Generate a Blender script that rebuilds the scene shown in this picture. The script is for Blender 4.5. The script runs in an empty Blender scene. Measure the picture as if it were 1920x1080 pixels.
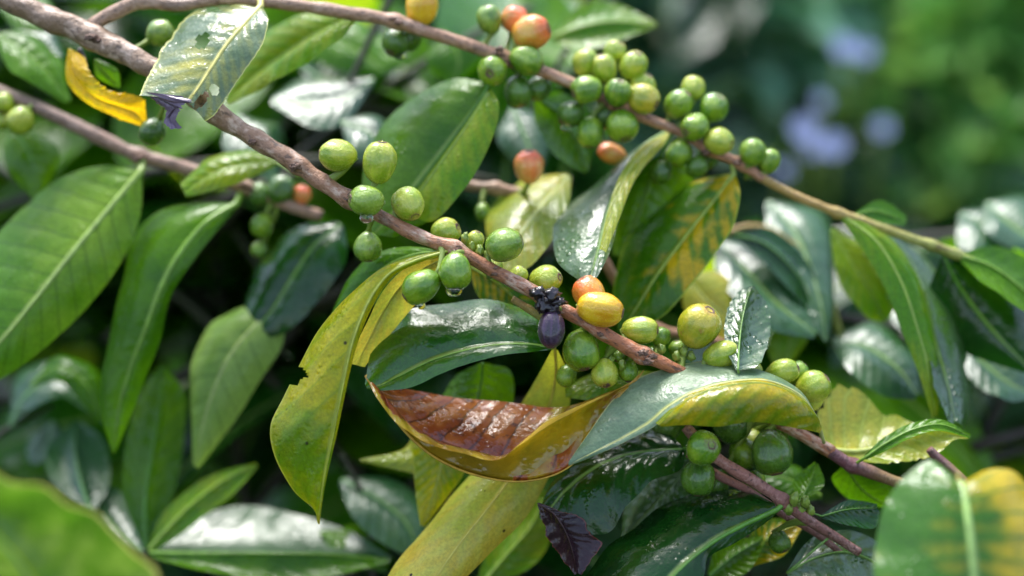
import bpy, math, random
import numpy as np
from mathutils import Vector, Matrix, noise as mnoise
from mathutils.geometry import interpolate_bezier

S = bpy.context.scene
COL = S.collection
R = math.radians

# ------------------------------------------------------------------ camera
CAM_H = 1.45
PITCH = 14.0
LENS = 50.0
D0 = 0.47                                  # metres to the plane of focus
cd = bpy.data.cameras.new('camera')
cam = bpy.data.objects.new('camera', cd)
COL.objects.link(cam)
S.camera = cam
cam.location = (0, 0, CAM_H)
cam.rotation_euler = (R(90 - PITCH), 0, 0)
cd.lens = LENS
cd.sensor_width = 36
cd.clip_start = 0.01
cd.clip_end = 400
cd.dof.use_dof = True
cd.dof.focus_distance = D0
cd.dof.aperture_fstop = 2.7
cd.dof.aperture_blades = 0

CF = Vector((0, math.cos(R(PITCH)), -math.sin(R(PITCH))))
CR = Vector((1, 0, 0))
CU = Vector((0, math.sin(R(PITCH)), math.cos(R(PITCH))))
CO = Vector((0, 0, CAM_H))

# ------------------------------------------------------------------ world, sun, exposure
SUN_EL, SUN_ROT = 66, -25
w = bpy.data.worlds.new('World')
S.world = w
w.use_nodes = True
nt = w.node_tree
bg = nt.nodes['Background']
sky = nt.nodes.new('ShaderNodeTexSky')
sky.sky_type = 'NISHITA'
sky.sun_disc = False
sky.sun_elevation = R(SUN_EL)
sky.sun_rotation = R(SUN_ROT)
sky.air_density = 1.0
sky.dust_density = 1.6
hs = nt.nodes.new('ShaderNodeHueSaturation')
hs.inputs['Saturation'].default_value = 0.8
nt.links.new(sky.outputs[0], hs.inputs['Color'])
nt.links.new(hs.outputs[0], bg.inputs['Color'])
bg.inputs['Strength'].default_value = 0.10
sl = bpy.data.lights.new('sun', 'SUN')
sun = bpy.data.objects.new('sun', sl)
COL.objects.link(sun)
sl.energy = 1.5
sl.angle = R(26)
sl.color = (1.0, 0.975, 0.93)
az = R(SUN_ROT)
sd = Vector((math.sin(az) * math.cos(R(SUN_EL)), math.cos(az) * math.cos(R(SUN_EL)), math.sin(R(SUN_EL))))
sun.rotation_euler = sd.to_track_quat('Z', 'Y').to_euler()
S.view_settings.view_transform = 'Standard'
S.view_settings.look = 'None'
S.view_settings.exposure = 2.05
S.view_settings.gamma = 1.0
S.view_settings.use_curve_mapping = False
S.cycles.max_bounces = 10
S.cycles.transparent_max_bounces = 8
S.cycles.caustics_reflective = False
S.cycles.caustics_refractive = False
S.cycles.use_denoising = True
S.cycles.sample_clamp_indirect = 6

rng = random.Random(11)


def P(x, y, z=0.0):
    """photo position (1920 x 1080) and distance behind the focus plane in cm -> place in the world"""
    d = D0 + z * 0.01
    k = 36.0 / LENS / 1920.0 * d
    return CO + CF * d + CR * ((x - 960) * k) + CU * ((540 - y) * k)


def M_PER_PX(z=0.0):
    return 36.0 / LENS / 1920.0 * (D0 + z * 0.01)


# ------------------------------------------------------------------ node helper
class NT:
    def __init__(s, name):
        s.m = bpy.data.materials.new(name)
        s.m.use_nodes = True
        s.t = s.m.node_tree
        s.t.nodes.clear()
        s.out = s.n('ShaderNodeOutputMaterial')

    def n(s, typ, **kw):
        nd = s.t.nodes.new(typ)
        for k, v in kw.items():
            setattr(nd, k, v)
        return nd

    def l(s, a, b):
        s.t.links.new(a, b)

    def put(s, v, sock):
        if isinstance(v, bpy.types.NodeSocket):
            s.l(v, sock)
        elif v is not None:
            if isinstance(v, (tuple, list)) and len(v) == 3 and sock.type == 'RGBA':
                v = (*v, 1)
            sock.default_value = v

    def math(s, op, a, b=None, c=None, clamp=False):
        nd = s.n('ShaderNodeMath', operation=op, use_clamp=clamp)
        s.put(a, nd.inputs[0]); s.put(b, nd.inputs[1]); s.put(c, nd.inputs[2])
        return nd.outputs[0]

    def step(s, x, lo, hi, a=0.0, b=1.0):
        nd = s.n('ShaderNodeMapRange', interpolation_type='SMOOTHSTEP')
        s.put(x, nd.inputs[0])
        nd.inputs[1].default_value = lo; nd.inputs[2].default_value = hi
        nd.inputs[3].default_value = a; nd.inputs[4].default_value = b
        return nd.outputs[0]

    def mix(s, f, a, b, mode='MIX'):
        nd = s.n('ShaderNodeMix', data_type='RGBA', blend_type=mode)
        s.put(f, nd.inputs[0]); s.put(a, nd.inputs[6]); s.put(b, nd.inputs[7])
        return nd.outputs[2]

    def noise(s, vec, scale, detail=3, rough=0.55, dim='3D', w=None, dist=0):
        nd = s.n('ShaderNodeTexNoise', noise_dimensions='4D' if w is not None else dim)
        s.put(vec, nd.inputs['Vector'])
        if w is not None:
            s.put(w, nd.inputs['W'])
        nd.inputs['Scale'].default_value = scale
        nd.inputs['Detail'].default_value = detail
        nd.inputs['Roughness'].default_value = rough
        nd.inputs['Distortion'].default_value = dist
        return nd.outputs[0]

    def bump(s, h, strength, dist=0.001, normal=None):
        nd = s.n('ShaderNodeBump')
        nd.inputs['Strength'].default_value = strength
        nd.inputs['Distance'].default_value = dist
        s.put(h, nd.inputs['Height'])
        if normal is not None:
            s.l(normal, nd.inputs['Normal'])
        return nd.outputs[0]


# ------------------------------------------------------------------ materials
def leaf_mat(name, dark=(.012, .05, .006), light=(.035, .12, .012), yellow=(.36, .3, .015), yamt=0.0, ysharp=.12,
             brown=(.12, .03, .012), bamt=0.0, vein=(.09, .2, .03), veinmix=.35, rib=(.22, .34, .07), margin=None,
             rough=.3, coat=.2, transl=.42, ior=1.4, crough=.14, nv=9, skew=2.2, wet=.5, spots=0.0, back=None, yside=0.0, bumps=.55, spec=.28):
    T = NT(name)
    tc = T.n('ShaderNodeTexCoord')
    uv = T.n('ShaderNodeSeparateXYZ'); T.l(tc.outputs['UV'], uv.inputs[0])
    oi = T.n('ShaderNodeObjectInfo')
    rnd = T.math('MULTIPLY', oi.outputs['Random'], 17.0)
    obj = tc.outputs['Object']
    wob = T.noise(obj, 45, 2, w=rnd)
    wob2 = T.math('MULTIPLY', T.math('SUBTRACT', wob, .5), .5)
    s0 = T.math('SUBTRACT', T.math('MULTIPLY', uv.outputs[0], 2.0), 1.0)
    s = T.math('ABSOLUTE', s0)
    v = uv.outputs[1]
    ph = T.math('SUBTRACT', T.math('MULTIPLY', v, float(nv)), T.math('MULTIPLY', T.math('POWER', s, .85), skew))
    ph = T.math('ADD', ph, wob2)
    ph = T.math('ADD', ph, 40.0)
    pp = T.math('PINGPONG', ph, .5)                    # 0 on a vein, .5 between
    line = T.step(pp, 0.0, .075, 1.0, 0.0)
    inter = T.step(pp, 0.0, .42)
    ribm = T.step(s, .018, .055, 1.0, 0.0)
    n1 = T.noise(obj, 28, 4, w=rnd)
    n2 = T.noise(obj, 70, 5, .6, w=T.math('ADD', rnd, 5.0))
    n3 = T.noise(obj, 900, 3, .7)
    c = T.mix(T.step(n1, .35, .65), dark, light)
    if yamt > 0:
        thr = 1.0 - yamt
        f = T.math('ADD', T.math('MULTIPLY', n1, .55), T.math('MULTIPLY', n2, .45))
        f = T.math('ADD', f, T.math('MULTIPLY', inter, .05))
        if yside:
            f = T.math('ADD', f, T.math('MULTIPLY', s0, yside))
        f = T.step(f, thr - ysharp, thr + ysharp)
        c = T.mix(f, c, yellow)
    if bamt > 0:
        f = T.math('ADD', T.math('MULTIPLY', n2, .6), T.math('MULTIPLY', T.noise(obj, 40, 4, .6, w=T.math('ADD', rnd, 9.0)), .4))
        c = T.mix(T.step(f, 1 - bamt - .06, 1 - bamt + .06), c, brown)
    if spots > 0:
        vo = T.n('ShaderNodeTexVoronoi'); T.l(obj, vo.inputs['Vector'])
        vo.inputs['Scale'].default_value = 110
        c = T.mix(T.step(vo.outputs['Distance'], .045, .085, spots, 0), c, (.012, .007, .004))
    fine = T.step(n3, .3, .7, .82, 1.12)
    cc = T.n('ShaderNodeCombineColor'); [T.l(fine, cc.inputs[i]) for i in range(3)]
    c = T.mix(1.0, c, cc.outputs[0], 'MULTIPLY')
    c = T.mix(T.math('MULTIPLY', line, veinmix), c, vein)
    c = T.mix(T.math('MULTIPLY', ribm, .85), c, rib)
    if margin is not None:
        c = T.mix(T.step(s, .945, .985), c, margin)
    if back is not None:
        ge = T.n('ShaderNodeNewGeometry')
        c = T.mix(ge.outputs['Backfacing'], c, T.mix(T.step(n1, .4, .62), back, tuple(q * .6 for q in back)))
    # relief: quilting between the veins, the sunken rib, fine grain, and beads of water
    h = T.math('MULTIPLY', inter, .00028)
    h = T.math('SUBTRACT', h, T.math('MULTIPLY', ribm, .0008))
    h = T.math('ADD', h, T.math('MULTIPLY', n2, .0026))
    h = T.math('ADD', h, T.math('MULTIPLY', T.noise(obj, 260, 3, .6), .00045))
    if wet > 0:
        vd = T.n('ShaderNodeTexVoronoi'); T.l(obj, vd.inputs['Vector'])
        vd.inputs['Scale'].default_value = 420
        bead = T.step(vd.outputs['Distance'], .1, .42, 1, 0)
        bead = T.math('MULTIPLY', bead, T.step(T.noise(obj, 60, 2), .48, .62))
        h = T.math('ADD', h, T.math('MULTIPLY', bead, .0009 * wet))
    nrm = T.bump(h, bumps, 1.0)
    ro = T.step(T.noise(obj, 130, 4, .65, w=rnd), .35, .7, rough * .65, rough * 1.45)
    pb = T.n('ShaderNodeBsdfPrincipled')
    T.l(c, pb.inputs['Base Color']); T.l(ro, pb.inputs['Roughness'])
    pb.inputs['Coat Weight'].default_value = coat
    pb.inputs['Coat Roughness'].default_value = crough
    pb.inputs['Coat IOR'].default_value = ior
    pb.inputs['Specular IOR Level'].default_value = spec
    T.l(nrm, pb.inputs['Normal']); T.l(nrm, pb.inputs['Coat Normal'])
    tr = T.n('ShaderNodeBsdfTranslucent')
    tcx = T.mix(1.0, c, (2.3, 2.1, 1.2), 'MULTIPLY')
    T.l(tcx, tr.inputs['Color']); T.l(nrm, tr.inputs['Normal'])
    ms = T.n('ShaderNodeMixShader'); ms.inputs[0].default_value = transl
    T.l(pb.outputs[0], ms.inputs[1]); T.l(tr.outputs[0], ms.inputs[2])
    T.l(ms.outputs[0], T.out.inputs[0])
    return T.m


ML = {}
ML['dark'] = leaf_mat('leaf_dark_green', dark=(.032, .12, .002), light=(.09, .21, .003), rough=.3, coat=.2, transl=.3, spec=.35)
ML['deep'] = leaf_mat('leaf_deep_glossy', dark=(.004, .030, .004), light=(.010, .065, .006), rough=.2, coat=.6, transl=.15, wet=.6, bumps=.4, vein=(.02, .07, .01), veinmix=.2)
ML['green'] = leaf_mat('leaf_mid_green', dark=(.042, .15, .002), light=(.11, .27, .004), rough=.32, coat=.15, transl=.45, spec=.35)
ML['bright'] = leaf_mat('leaf_bright_green', dark=(.08, .23, .004), light=(.15, .33, .008), rough=.35, coat=.25, transl=.4, yellow=(.24, .31, .015), yamt=.46)
ML['mottled'] = leaf_mat('leaf_mottled_yellow', dark=(.04, .14, .004), light=(.10, .24, .006), yellow=(.5, .36, .01), yamt=.455, ysharp=.05, rough=.27, coat=.4, transl=.4, margin=(.3, .42, .04), yside=.03)
ML['olive'] = leaf_mat('leaf_olive', dark=(.11, .22, .004), light=(.24, .33, .006), yellow=(.44, .39, .008), yamt=.47, ysharp=.12, rough=.33, coat=.25, transl=.35,
                       margin=(.40, .42, .05), spots=.9, rib=(.34, .40, .06), vein=(.14, .24, .015))
ML['yellow'] = leaf_mat('leaf_yellow', dark=(.36, .42, .05), light=(.60, .58, .13), yellow=(.55, .42, .05), yamt=.45, rough=.38, coat=.25, transl=.3,
                        spots=1.0, vein=(.50, .46, .06), veinmix=.25, rib=(.52, .46, .08), bamt=.26, brown=(.30, .17, .03), bumps=.3)
ML['pale'] = leaf_mat('leaf_pale_yellowgreen', dark=(.24, .33, .03), light=(.42, .46, .07), yellow=(.6, .5, .06), yamt=.42, rough=.3, coat=.4, transl=.42,
                      vein=(.5, .58, .14), veinmix=.6, rib=(.6, .62, .2))
ML['ash'] = leaf_mat('leaf_ash_green', dark=(.10, .17, .08), light=(.26, .32, .20), yellow=(.5, .45, .05), yamt=.42, rough=.2, coat=.8, transl=.2, vein=(.2, .24, .12),
                     rib=(.62, .56, .16), margin=(.6, .6, .2), bamt=.18, brown=(.10, .05, .06))
ML['silver'] = leaf_mat('leaf_wet_silver_green', dark=(.02, .07, .015), light=(.07, .16, .03), rough=.36, coat=.55, crough=.26, transl=.2, wet=1.3, vein=(.06, .14, .04), veinmix=.15, spec=.9, ior=1.75)
ML['veined'] = leaf_mat('leaf_veined_green', dark=(.09, .24, .008), light=(.24, .40, .03), rough=.4, spec=.3, coat=.15, transl=.4, vein=(.03, .09, .008), veinmix=.6,
                        rib=(.32, .42, .10), nv=12, skew=1.6)
ML['banded'] = leaf_mat('leaf_banded_green_yellow', dark=(.05, .16, .015), light=(.09, .22, .03), yellow=(.62, .46, .02), yamt=.46, ysharp=.12, rough=.22, coat=.6,
                        transl=.33, nv=8, skew=1.4, vein=(.05, .18, .012), veinmix=.8, rib=(.38, .55, .16), yside=.16)
ML['draped'] = leaf_mat('leaf_draped_yellow_green', dark=(.05, .15, .004), light=(.16, .27, .006), yellow=(.5, .35, .012), yamt=.44, ysharp=.14, rough=.28, coat=.4,
                        transl=.32, wet=.4, veinmix=.1)
ML['withered'] = leaf_mat('leaf_withered_yellow', dark=(.55, .36, .008), light=(.75, .52, .012), yellow=(.35, .38, .02), yamt=.36, rough=.35, coat=.3, transl=.4,
                          bamt=.34, brown=(.14, .03, .008), rib=(.6, .5, .05), vein=(.5, .4, .02))
ML['purple'] = leaf_mat('leaf_dead_purple', dark=(.016, .006, .010), light=(.05, .016, .022), rough=.3, coat=.5, transl=.03, vein=(.02, .008, .012), rib=(.05, .014, .014),
                        margin=(.12, .03, .02))
ML['wetgreen'] = leaf_mat('leaf_wet_green', dark=(.015, .10, .004), light=(.05, .19, .006), rough=.26, coat=.6, crough=.2, transl=.3, wet=.35, bumps=.38, vein=(.08, .22, .01), veinmix=.3, spec=.5, ior=1.55)
ML['dull'] = leaf_mat('leaf_sky_reflect_grey', dark=(.13, .22, .11), light=(.28, .36, .22), rough=.42, coat=.3, crough=.3, transl=.2, wet=.3, vein=(.2, .3, .14), veinmix=.3, rib=(.45, .48, .16), margin=(.5, .5, .2), spec=.6)  # pale grey base stands for sky reflection on the top face
ML['shade'] = leaf_mat('leaf_thicket_shaded', dark=(.004, .032, .003), light=(.014, .075, .006), rough=.28, coat=.4, transl=.2, wet=.6, vein=(.03, .10, .02))  # darker copy of the leaf green; thicket shade put into the colour
ML['sheen'] = leaf_mat('leaf_soft_blue_sheen', dark=(.012, .07, .02), light=(.04, .13, .04), rough=.40, coat=.5, crough=.3, transl=.25, wet=1.0, vein=(.05, .16, .05), veinmix=.25, spec=.6, ior=1.65, bumps=.5)
ML['soft'] = leaf_mat('leaf_soft_pale_green', dark=(.13, .27, .03), light=(.27, .40, .09), rough=.45, coat=.2, transl=.4, wet=0, vein=(.06, .15, .02), veinmix=.5, rib=(.4, .48, .15), nv=8, skew=1.2)
ML['near'] = leaf_mat('leaf_near_green', dark=(.035, .12, .006), light=(.08, .19, .015), yellow=(.16, .27, .06), yamt=.42, rough=.4, coat=.5, transl=.35, wet=1.5, veinmix=.5, margin=(.40, .42, .16), rib=(.2, .35, .06))
ML['violet'] = leaf_mat('leaf_dried_sky_violet', dark=(.05, .025, .03), light=(.17, .12, .19), rough=.4, coat=.5, transl=.1, vein=(.06, .03, .04), rib=(.10, .06, .08))  # violet is the sky's reflection put into the leaf colour
ML['far'] = leaf_mat('leaf_far', dark=(.02, .075, .012), light=(.06, .16, .03), rough=.35, coat=.3, transl=.3, wet=0)


def brown_leaf_mat():
    T = NT('leaf_dead_brown')
    tc = T.n('ShaderNodeTexCoord')
    uv = T.n('ShaderNodeSeparateXYZ'); T.l(tc.outputs['UV'], uv.inputs[0])
    obj = tc.outputs['Object']
    u, v = uv.outputs[0], uv.outputs[1]
    s0 = T.math('SUBTRACT', T.math('MULTIPLY', u, 2.0), 1.0)
    s = T.math('ABSOLUTE', s0)
    n1 = T.noise(obj, 75, 4, .6)
    n2 = T.noise(obj, 240, 4, .65)
    ph = T.math('ADD', T.math('SUBTRACT', T.math('MULTIPLY', v, 11.0), T.math('MULTIPLY', s, 1.8)), T.math('MULTIPLY', n1, .5))
    pp = T.math('PINGPONG', T.math('ADD', ph, 40), .5)
    line = T.step(pp, 0, .09, 1, 0)
    br = T.mix(T.step(n1, .35, .65), (.32, .055, .010), (.58, .17, .035))
    br = T.mix(T.step(n2, .55, .75), br, (.08, .014, .008))
    br = T.mix(T.math('MULTIPLY', line, .75), br, (.05, .010, .008))
    ye = T.mix(T.step(n1, .4, .6), (.62, .42, .03), (.5, .26, .015))
    # yellow rim of the near side, and a yellow streak towards the stalk
    rim = T.math('ADD', s0, T.math('ADD', T.math('MULTIPLY', T.math('SUBTRACT', n1, .5), 1.1), T.math('MULTIPLY', T.math('SUBTRACT', n2, .5), .35)))
    rimm = T.step(rim, .66, .76)
    streak = T.math('ADD', v, T.math('MULTIPLY', T.math('SUBTRACT', n2, .5), .10))
    streak = T.math('ADD', streak, T.math('MULTIPLY', s0, .10))
    stm = T.math('MULTIPLY', T.step(streak, .54, .56), T.step(streak, .60, .63, 1, 0))
    stem = T.step(T.math('ADD', v, T.math('MULTIPLY', T.math('SUBTRACT', n1, .5), .1)), .68, .73)
    top = T.mix(T.math('MAXIMUM', T.math('MAXIMUM', rimm, stm), stem), br, ye)
    un = T.mix(T.step(n1, .36, .62), (.56, .38, .012), (.36, .28, .010))
    un = T.mix(T.step(T.math('ADD', n1, T.math('MULTIPLY', n2, .4)), .78, .94), un, (.30, .13, .015))
    un = T.mix(T.step(T.math('ADD', v, T.math('MULTIPLY', n1, .1)), .75, .45, 0, .5), un, (.07, .05, .008))
    un = T.mix(T.step(T.math('ADD', s, T.math('MULTIPLY', T.math('SUBTRACT', n1, .5), .25)), .80, .86), un, (.78, .58, .12))
    ge = T.n('ShaderNodeNewGeometry')
    c = T.mix(ge.outputs['Backfacing'], top, un)
    h = T.math('ADD', T.math('MULTIPLY', T.step(pp, 0, .4), .0014), T.math('MULTIPLY', n1, .0022))
    h = T.math('ADD', h, T.math('MULTIPLY', n2, .0006))
    vd = T.n('ShaderNodeTexVoronoi'); T.l(obj, vd.inputs['Vector']); vd.inputs['Scale'].default_value = 330
    h = T.math('ADD', h, T.math('MULTIPLY', T.step(vd.outputs['Distance'], .1, .4, 1, 0), .0005))
    nrm = T.bump(h, .5, 1.0)
    pb = T.n('ShaderNodeBsdfPrincipled')
    T.l(c, pb.inputs['Base Color']); pb.inputs['Roughness'].default_value = .28
    pb.inputs['Coat Weight'].default_value = .9; pb.inputs['Coat Roughness'].default_value = .08
    T.l(nrm, pb.inputs['Normal']); T.l(nrm, pb.inputs['Coat Normal'])
    tr = T.n('ShaderNodeBsdfTranslucent')
    T.l(T.mix(1, c, (1.6, 1.4, 1.0), 'MULTIPLY'), tr.inputs['Color'])
    ms = T.n('ShaderNodeMixShader'); ms.inputs[0].default_value = .35
    T.l(pb.outputs[0], ms.inputs[1]); T.l(tr.outputs[0], ms.inputs[2]); T.l(ms.outputs[0], T.out.inputs[0])
    return T.m


ML['brown'] = brown_leaf_mat()


def bark_mat(name, c0, c1, pale=(.42, .33, .30), dark=(.05, .03, .022), palem=.5, lichen=0.0, rough=.55):
    """bark whose colour passes from c0 at the foot to c1 at the tip"""
    T = NT(name)
    tc = T.n('ShaderNodeTexCoord')
    uv = T.n('ShaderNodeSeparateXYZ'); T.l(tc.outputs['UV'], uv.inputs[0])
    mp = T.n('ShaderNodeMapping'); T.l(tc.outputs['UV'], mp.inputs[0]); mp.inputs['Scale'].default_value = (5, 42, 1)
    fib = T.noise(mp.outputs[0], 1.6, 5, .65)
    obj = tc.outputs['Object']
    n1 = T.noise(obj, 110, 4, .6)
    n2 = T.noise(obj, 420, 4, .7)
    c = T.mix(T.step(uv.outputs[1], .15, .85), c0, c1)
    c = T.mix(T.math('MULTIPLY', T.step(T.math('ADD', T.math('MULTIPLY', fib, .5), T.math('MULTIPLY', n1, .5)), .48, .62), palem), c, pale)
    c = T.mix(T.step(fib, .46, .33, 0, .8), c, dark)
    c = T.mix(T.step(n2, .58, .70, 0, .65), c, dark)
    c = T.mix(T.step(T.noise(obj, 60, 5, .65), .55, .64, 0, .6), c, tuple(q * .35 for q in c0))
    if lichen:
        c = T.mix(T.step(T.noise(obj, 55, 4), .6, .66, 0, lichen), c, (.25, .24, .06))
    h = T.math('ADD', T.math('MULTIPLY', fib, .0012), T.math('MULTIPLY', n2, .0013))
    pb = T.n('ShaderNodeBsdfPrincipled')
    T.l(c, pb.inputs['Base Color'])
    pb.inputs['Roughness'].default_value = rough
    pb.inputs['Coat Weight'].default_value = .25; pb.inputs['Coat Roughness'].default_value = .25
    T.l(T.bump(h, .8, 1.0), pb.inputs['Normal'])
    T.l(pb.outputs[0], T.out.inputs[0])
    return T.m


MB = {}
MB['main'] = bark_mat('bark_main', (.30, .185, .11), (.46, .155, .06), pale=(.68, .49, .37), palem=.85, lichen=.35)
MB['upper'] = bark_mat('bark_upper', (.40, .24, .15), (.50, .24, .13), pale=(.72, .51, .39), palem=.55)
MB['tip'] = bark_mat('bark_green_tip', (.50, .30, .08), (.38, .40, .07), pale=(.6, .55, .2), palem=.35, rough=.4)
MB['left'] = bark_mat('bark_left', (.24, .15, .11), (.42, .24, .16), pale=(.50, .35, .28), palem=.5)
MB['lower'] = bark_mat('bark_lower', (.42, .17, .13), (.22, .09, .07), pale=(.6, .38, .33), palem=.5)
MB['purple'] = bark_mat('bark_purple', (.20, .06, .07), (.34, .22, .06), pale=(.42, .25, .28), palem=.5, rough=.4)
MB['thicket'] = bark_mat('bark_thicket', (.03, .02, .014), (.03, .04, .01), pale=(.06, .045, .03), palem=.4)  # bark darkened; shade between the shoots put into its colour


def berry_mat(name, a, b, speck=(.16, .10, .03), speckm=.4, top=None, rough=.22, coat=.6, sss=.12, vein=.12):
    T = NT(name)
    tc = T.n('ShaderNodeTexCoord'); obj = tc.outputs['Object']
    oi = T.n('ShaderNodeObjectInfo'); rnd = T.math('MULTIPLY', oi.outputs['Random'], 31.0)
    n1 = T.noise(obj, 1.1, 3, .5, w=rnd)
    n2 = T.noise(obj, 7, 4, .65, w=rnd)
    n3 = T.noise(obj, 26, 3, .6, w=rnd)
    f = T.math('ADD', T.step(n1, .36, .64), T.math('MULTIPLY', T.math('SUBTRACT', n2, .5), .5), clamp=True)
    c = T.mix(f, a, b)
    sp = T.n('ShaderNodeSeparateXYZ'); T.l(obj, sp.inputs[0])
    # faint meridian streaks from stalk to eye
    ang = T.math('ARCTAN2', sp.outputs[1], sp.outputs[0])
    st = T.math('SINE', T.math('ADD', T.math('MULTIPLY', ang, 11.0), T.math('MULTIPLY', n2, 5.0)))
    c = T.mix(T.step(st, .2, 1, 0, vein), c, tuple(min(1, q * 1.6) for q in b))
    if top is not None:
        c = T.mix(T.step(T.math('ADD', sp.outputs[2], T.math('MULTIPLY', n1, .8)), .65, 1.3), c, top)
    c = T.mix(T.step(n3, .63, .70, 0, speckm * .7), c, speck)
    c = T.mix(T.step(T.noise(obj, 2.6, 5, .7, w=T.math('ADD', rnd, 3)), .60, .68, 0, speckm * 1.3), c, speck)
    c = T.mix(T.step(sp.outputs[2], .86, 1.0, 0, .6), c, speck)
    h = T.math('ADD', T.math('MULTIPLY', n2, .0007), T.math('MULTIPLY', n3, .0002))
    h = T.math('ADD', h, T.math('MULTIPLY', st, .00006))
    pb = T.n('ShaderNodeBsdfPrincipled')
    T.l(c, pb.inputs['Base Color'])
    T.l(T.step(n2, .3, .7, rough * .7, rough * 1.5), pb.inputs['Roughness'])
    pb.inputs['Subsurface Weight'].default_value = sss
    pb.inputs['Subsurface Radius'].default_value = (.9, .9, .3)
    pb.inputs['Subsurface Scale'].default_value = .003
    pb.inputs['Coat Weight'].default_value = coat; pb.inputs['Coat Roughness'].default_value = .1
    T.l(T.bump(h, .6, 1.0), pb.inputs['Normal'])
    T.l(pb.outputs[0], T.out.inputs[0])
    return T.m


BM = {
    'g': berry_mat('berry_green', (.09, .22, .006), (.24, .38, .015)),
    'l': berry_mat('berry_light_green', (.24, .36, .012), (.48, .52, .05), speck=(.3, .16, .05)),
    'd': berry_mat('berry_dark_green', (.035, .11, .006), (.09, .20, .012)),
    'v': berry_mat('berry_blue_green', (.10, .22, .012), (.27, .40, .04)),
    'y': berry_mat('berry_yellow', (.74, .34, .006), (.84, .52, .015), speck=(.5, .14, .02), speckm=.3),
    'o': berry_mat('berry_orange', (.80, .26, .03), (.75, .42, .06), top=(.85, .17, .03), speckm=.2),
    'p': berry_mat('berry_pink_red', (.90, .24, .05), (.88, .42, .12), top=(.85, .14, .05), speckm=.2),
    't': berry_mat('berry_olive_yellow', (.28, .33, .012), (.55, .46, .03), speck=(.4, .14, .05)),
    'k': berry_mat('berry_black', (.016, .008, .018), (.045, .018, .05), speck=(.07, .045, .05), speckm=.5, rough=.3, vein=.7),
}


def simple_mat(name, col, rough=.5, var=.3, scale=300, coat=.1, transl=0.0):
    T = NT(name)
    tc = T.n('ShaderNodeTexCoord')
    n = T.noise(tc.outputs['Object'], scale, 4, .6)
    c = T.mix(T.step(n, .3, .7), tuple(q * (1 - var) for q in col), tuple(min(1, q * (1 + var)) for q in col))
    pb = T.n('ShaderNodeBsdfPrincipled')
    T.l(c, pb.inputs['Base Color']); pb.inputs['Roughness'].default_value = rough
    pb.inputs['Coat Weight'].default_value = coat
    T.l(T.bump(n, .4, .0006), pb.inputs['Normal'])
    if transl:
        tr = T.n('ShaderNodeBsdfTranslucent'); T.l(c, tr.inputs[0])
        ms = T.n('ShaderNodeMixShader'); ms.inputs[0].default_value = transl
        T.l(pb.outputs[0], ms.inputs[1]); T.l(tr.outputs[0], ms.inputs[2]); T.l(ms.outputs[0], T.out.inputs[0])
    else:
        T.l(pb.outputs[0], T.out.inputs[0])
    return T.m


M_CALYX = simple_mat('calyx_brown', (.13, .07, .045), .6, .5, 900)
M_STALK = simple_mat('stalk_green', (.20, .28, .04), .4, .3, 400)
M_RIBS = {k: simple_mat('rib_' + k, v, .4, .2, 300) for k, v in {
    'dark': (.07, .20, .02), 'deep': (.10, .26, .03), 'green': (.16, .30, .03), 'bright': (.28, .40, .06), 'mottled': (.30, .40, .05), 'olive': (.38, .42, .05),
    'yellow': (.58, .50, .09), 'pale': (.55, .60, .18), 'ash': (.62, .56, .16), 'silver': (.16, .30, .06), 'veined': (.30, .42, .09),
    'shade': (.05, .14, .02), 'sheen': (.15, .3, .1), 'soft': (.4, .48, .15), 'wetgreen': (.22, .40, .04), 'dull': (.5, .5, .18), 'near': (.2, .35, .06), 'violet': (.1, .06, .1), 'banded': (.34, .52, .14), 'draped': (.4, .4, .04), 'withered': (.55, .42, .03), 'purple': (.04, .012, .012), 'far': (.10, .2, .05), 'brown': (.5, .30, .03)}.items()}
M_BLACK = simple_mat('withered_black', (.018, .010, .014), .35, .6, 500, .4)


def glass_mat():
    T = NT('water')
    g = T.n('ShaderNodeBsdfPrincipled')
    g.inputs['Base Color'].default_value = (1, 1, 1, 1)
    g.inputs['Roughness'].default_value = .02
    g.inputs['IOR'].default_value = 1.33
    g.inputs['Transmission Weight'].default_value = 1
    T.l(g.outputs[0], T.out.inputs[0])
    return T.m


M_WATER = glass_mat()


# ------------------------------------------------------------------ object helpers
def tag(o, label=None, cat=None, group=None, kind=None):
    if label: o['label'] = label
    if cat: o['category'] = cat
    if group: o['group'] = group
    if kind: o['kind'] = kind
    return o


def empty(name, loc, label, cat, group=None):
    o = bpy.data.objects.new(name, None)
    o.empty_display_size = .01
    COL.objects.link(o)
    o.location = loc
    return tag(o, label, cat, group)


WLOC = {}


def wloc(o):
    return WLOC.get(o.name, Vector(o.location))


def link_mesh(name, me, mat, parent, origin, smooth=True):
    """me's vertices are relative to origin (a world point)"""
    if mat is not None and len(me.materials) == 0:
        me.materials.append(mat)
    if smooth:
        me.polygons.foreach_set('use_smooth', [True] * len(me.polygons))
    o = bpy.data.objects.new(name, me)
    COL.objects.link(o)
    WLOC[o.name] = Vector(origin)
    if parent is not None:
        o.parent = parent
        o.location = Vector(origin) - wloc(parent)
    else:
        o.location = origin
    return o


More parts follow.
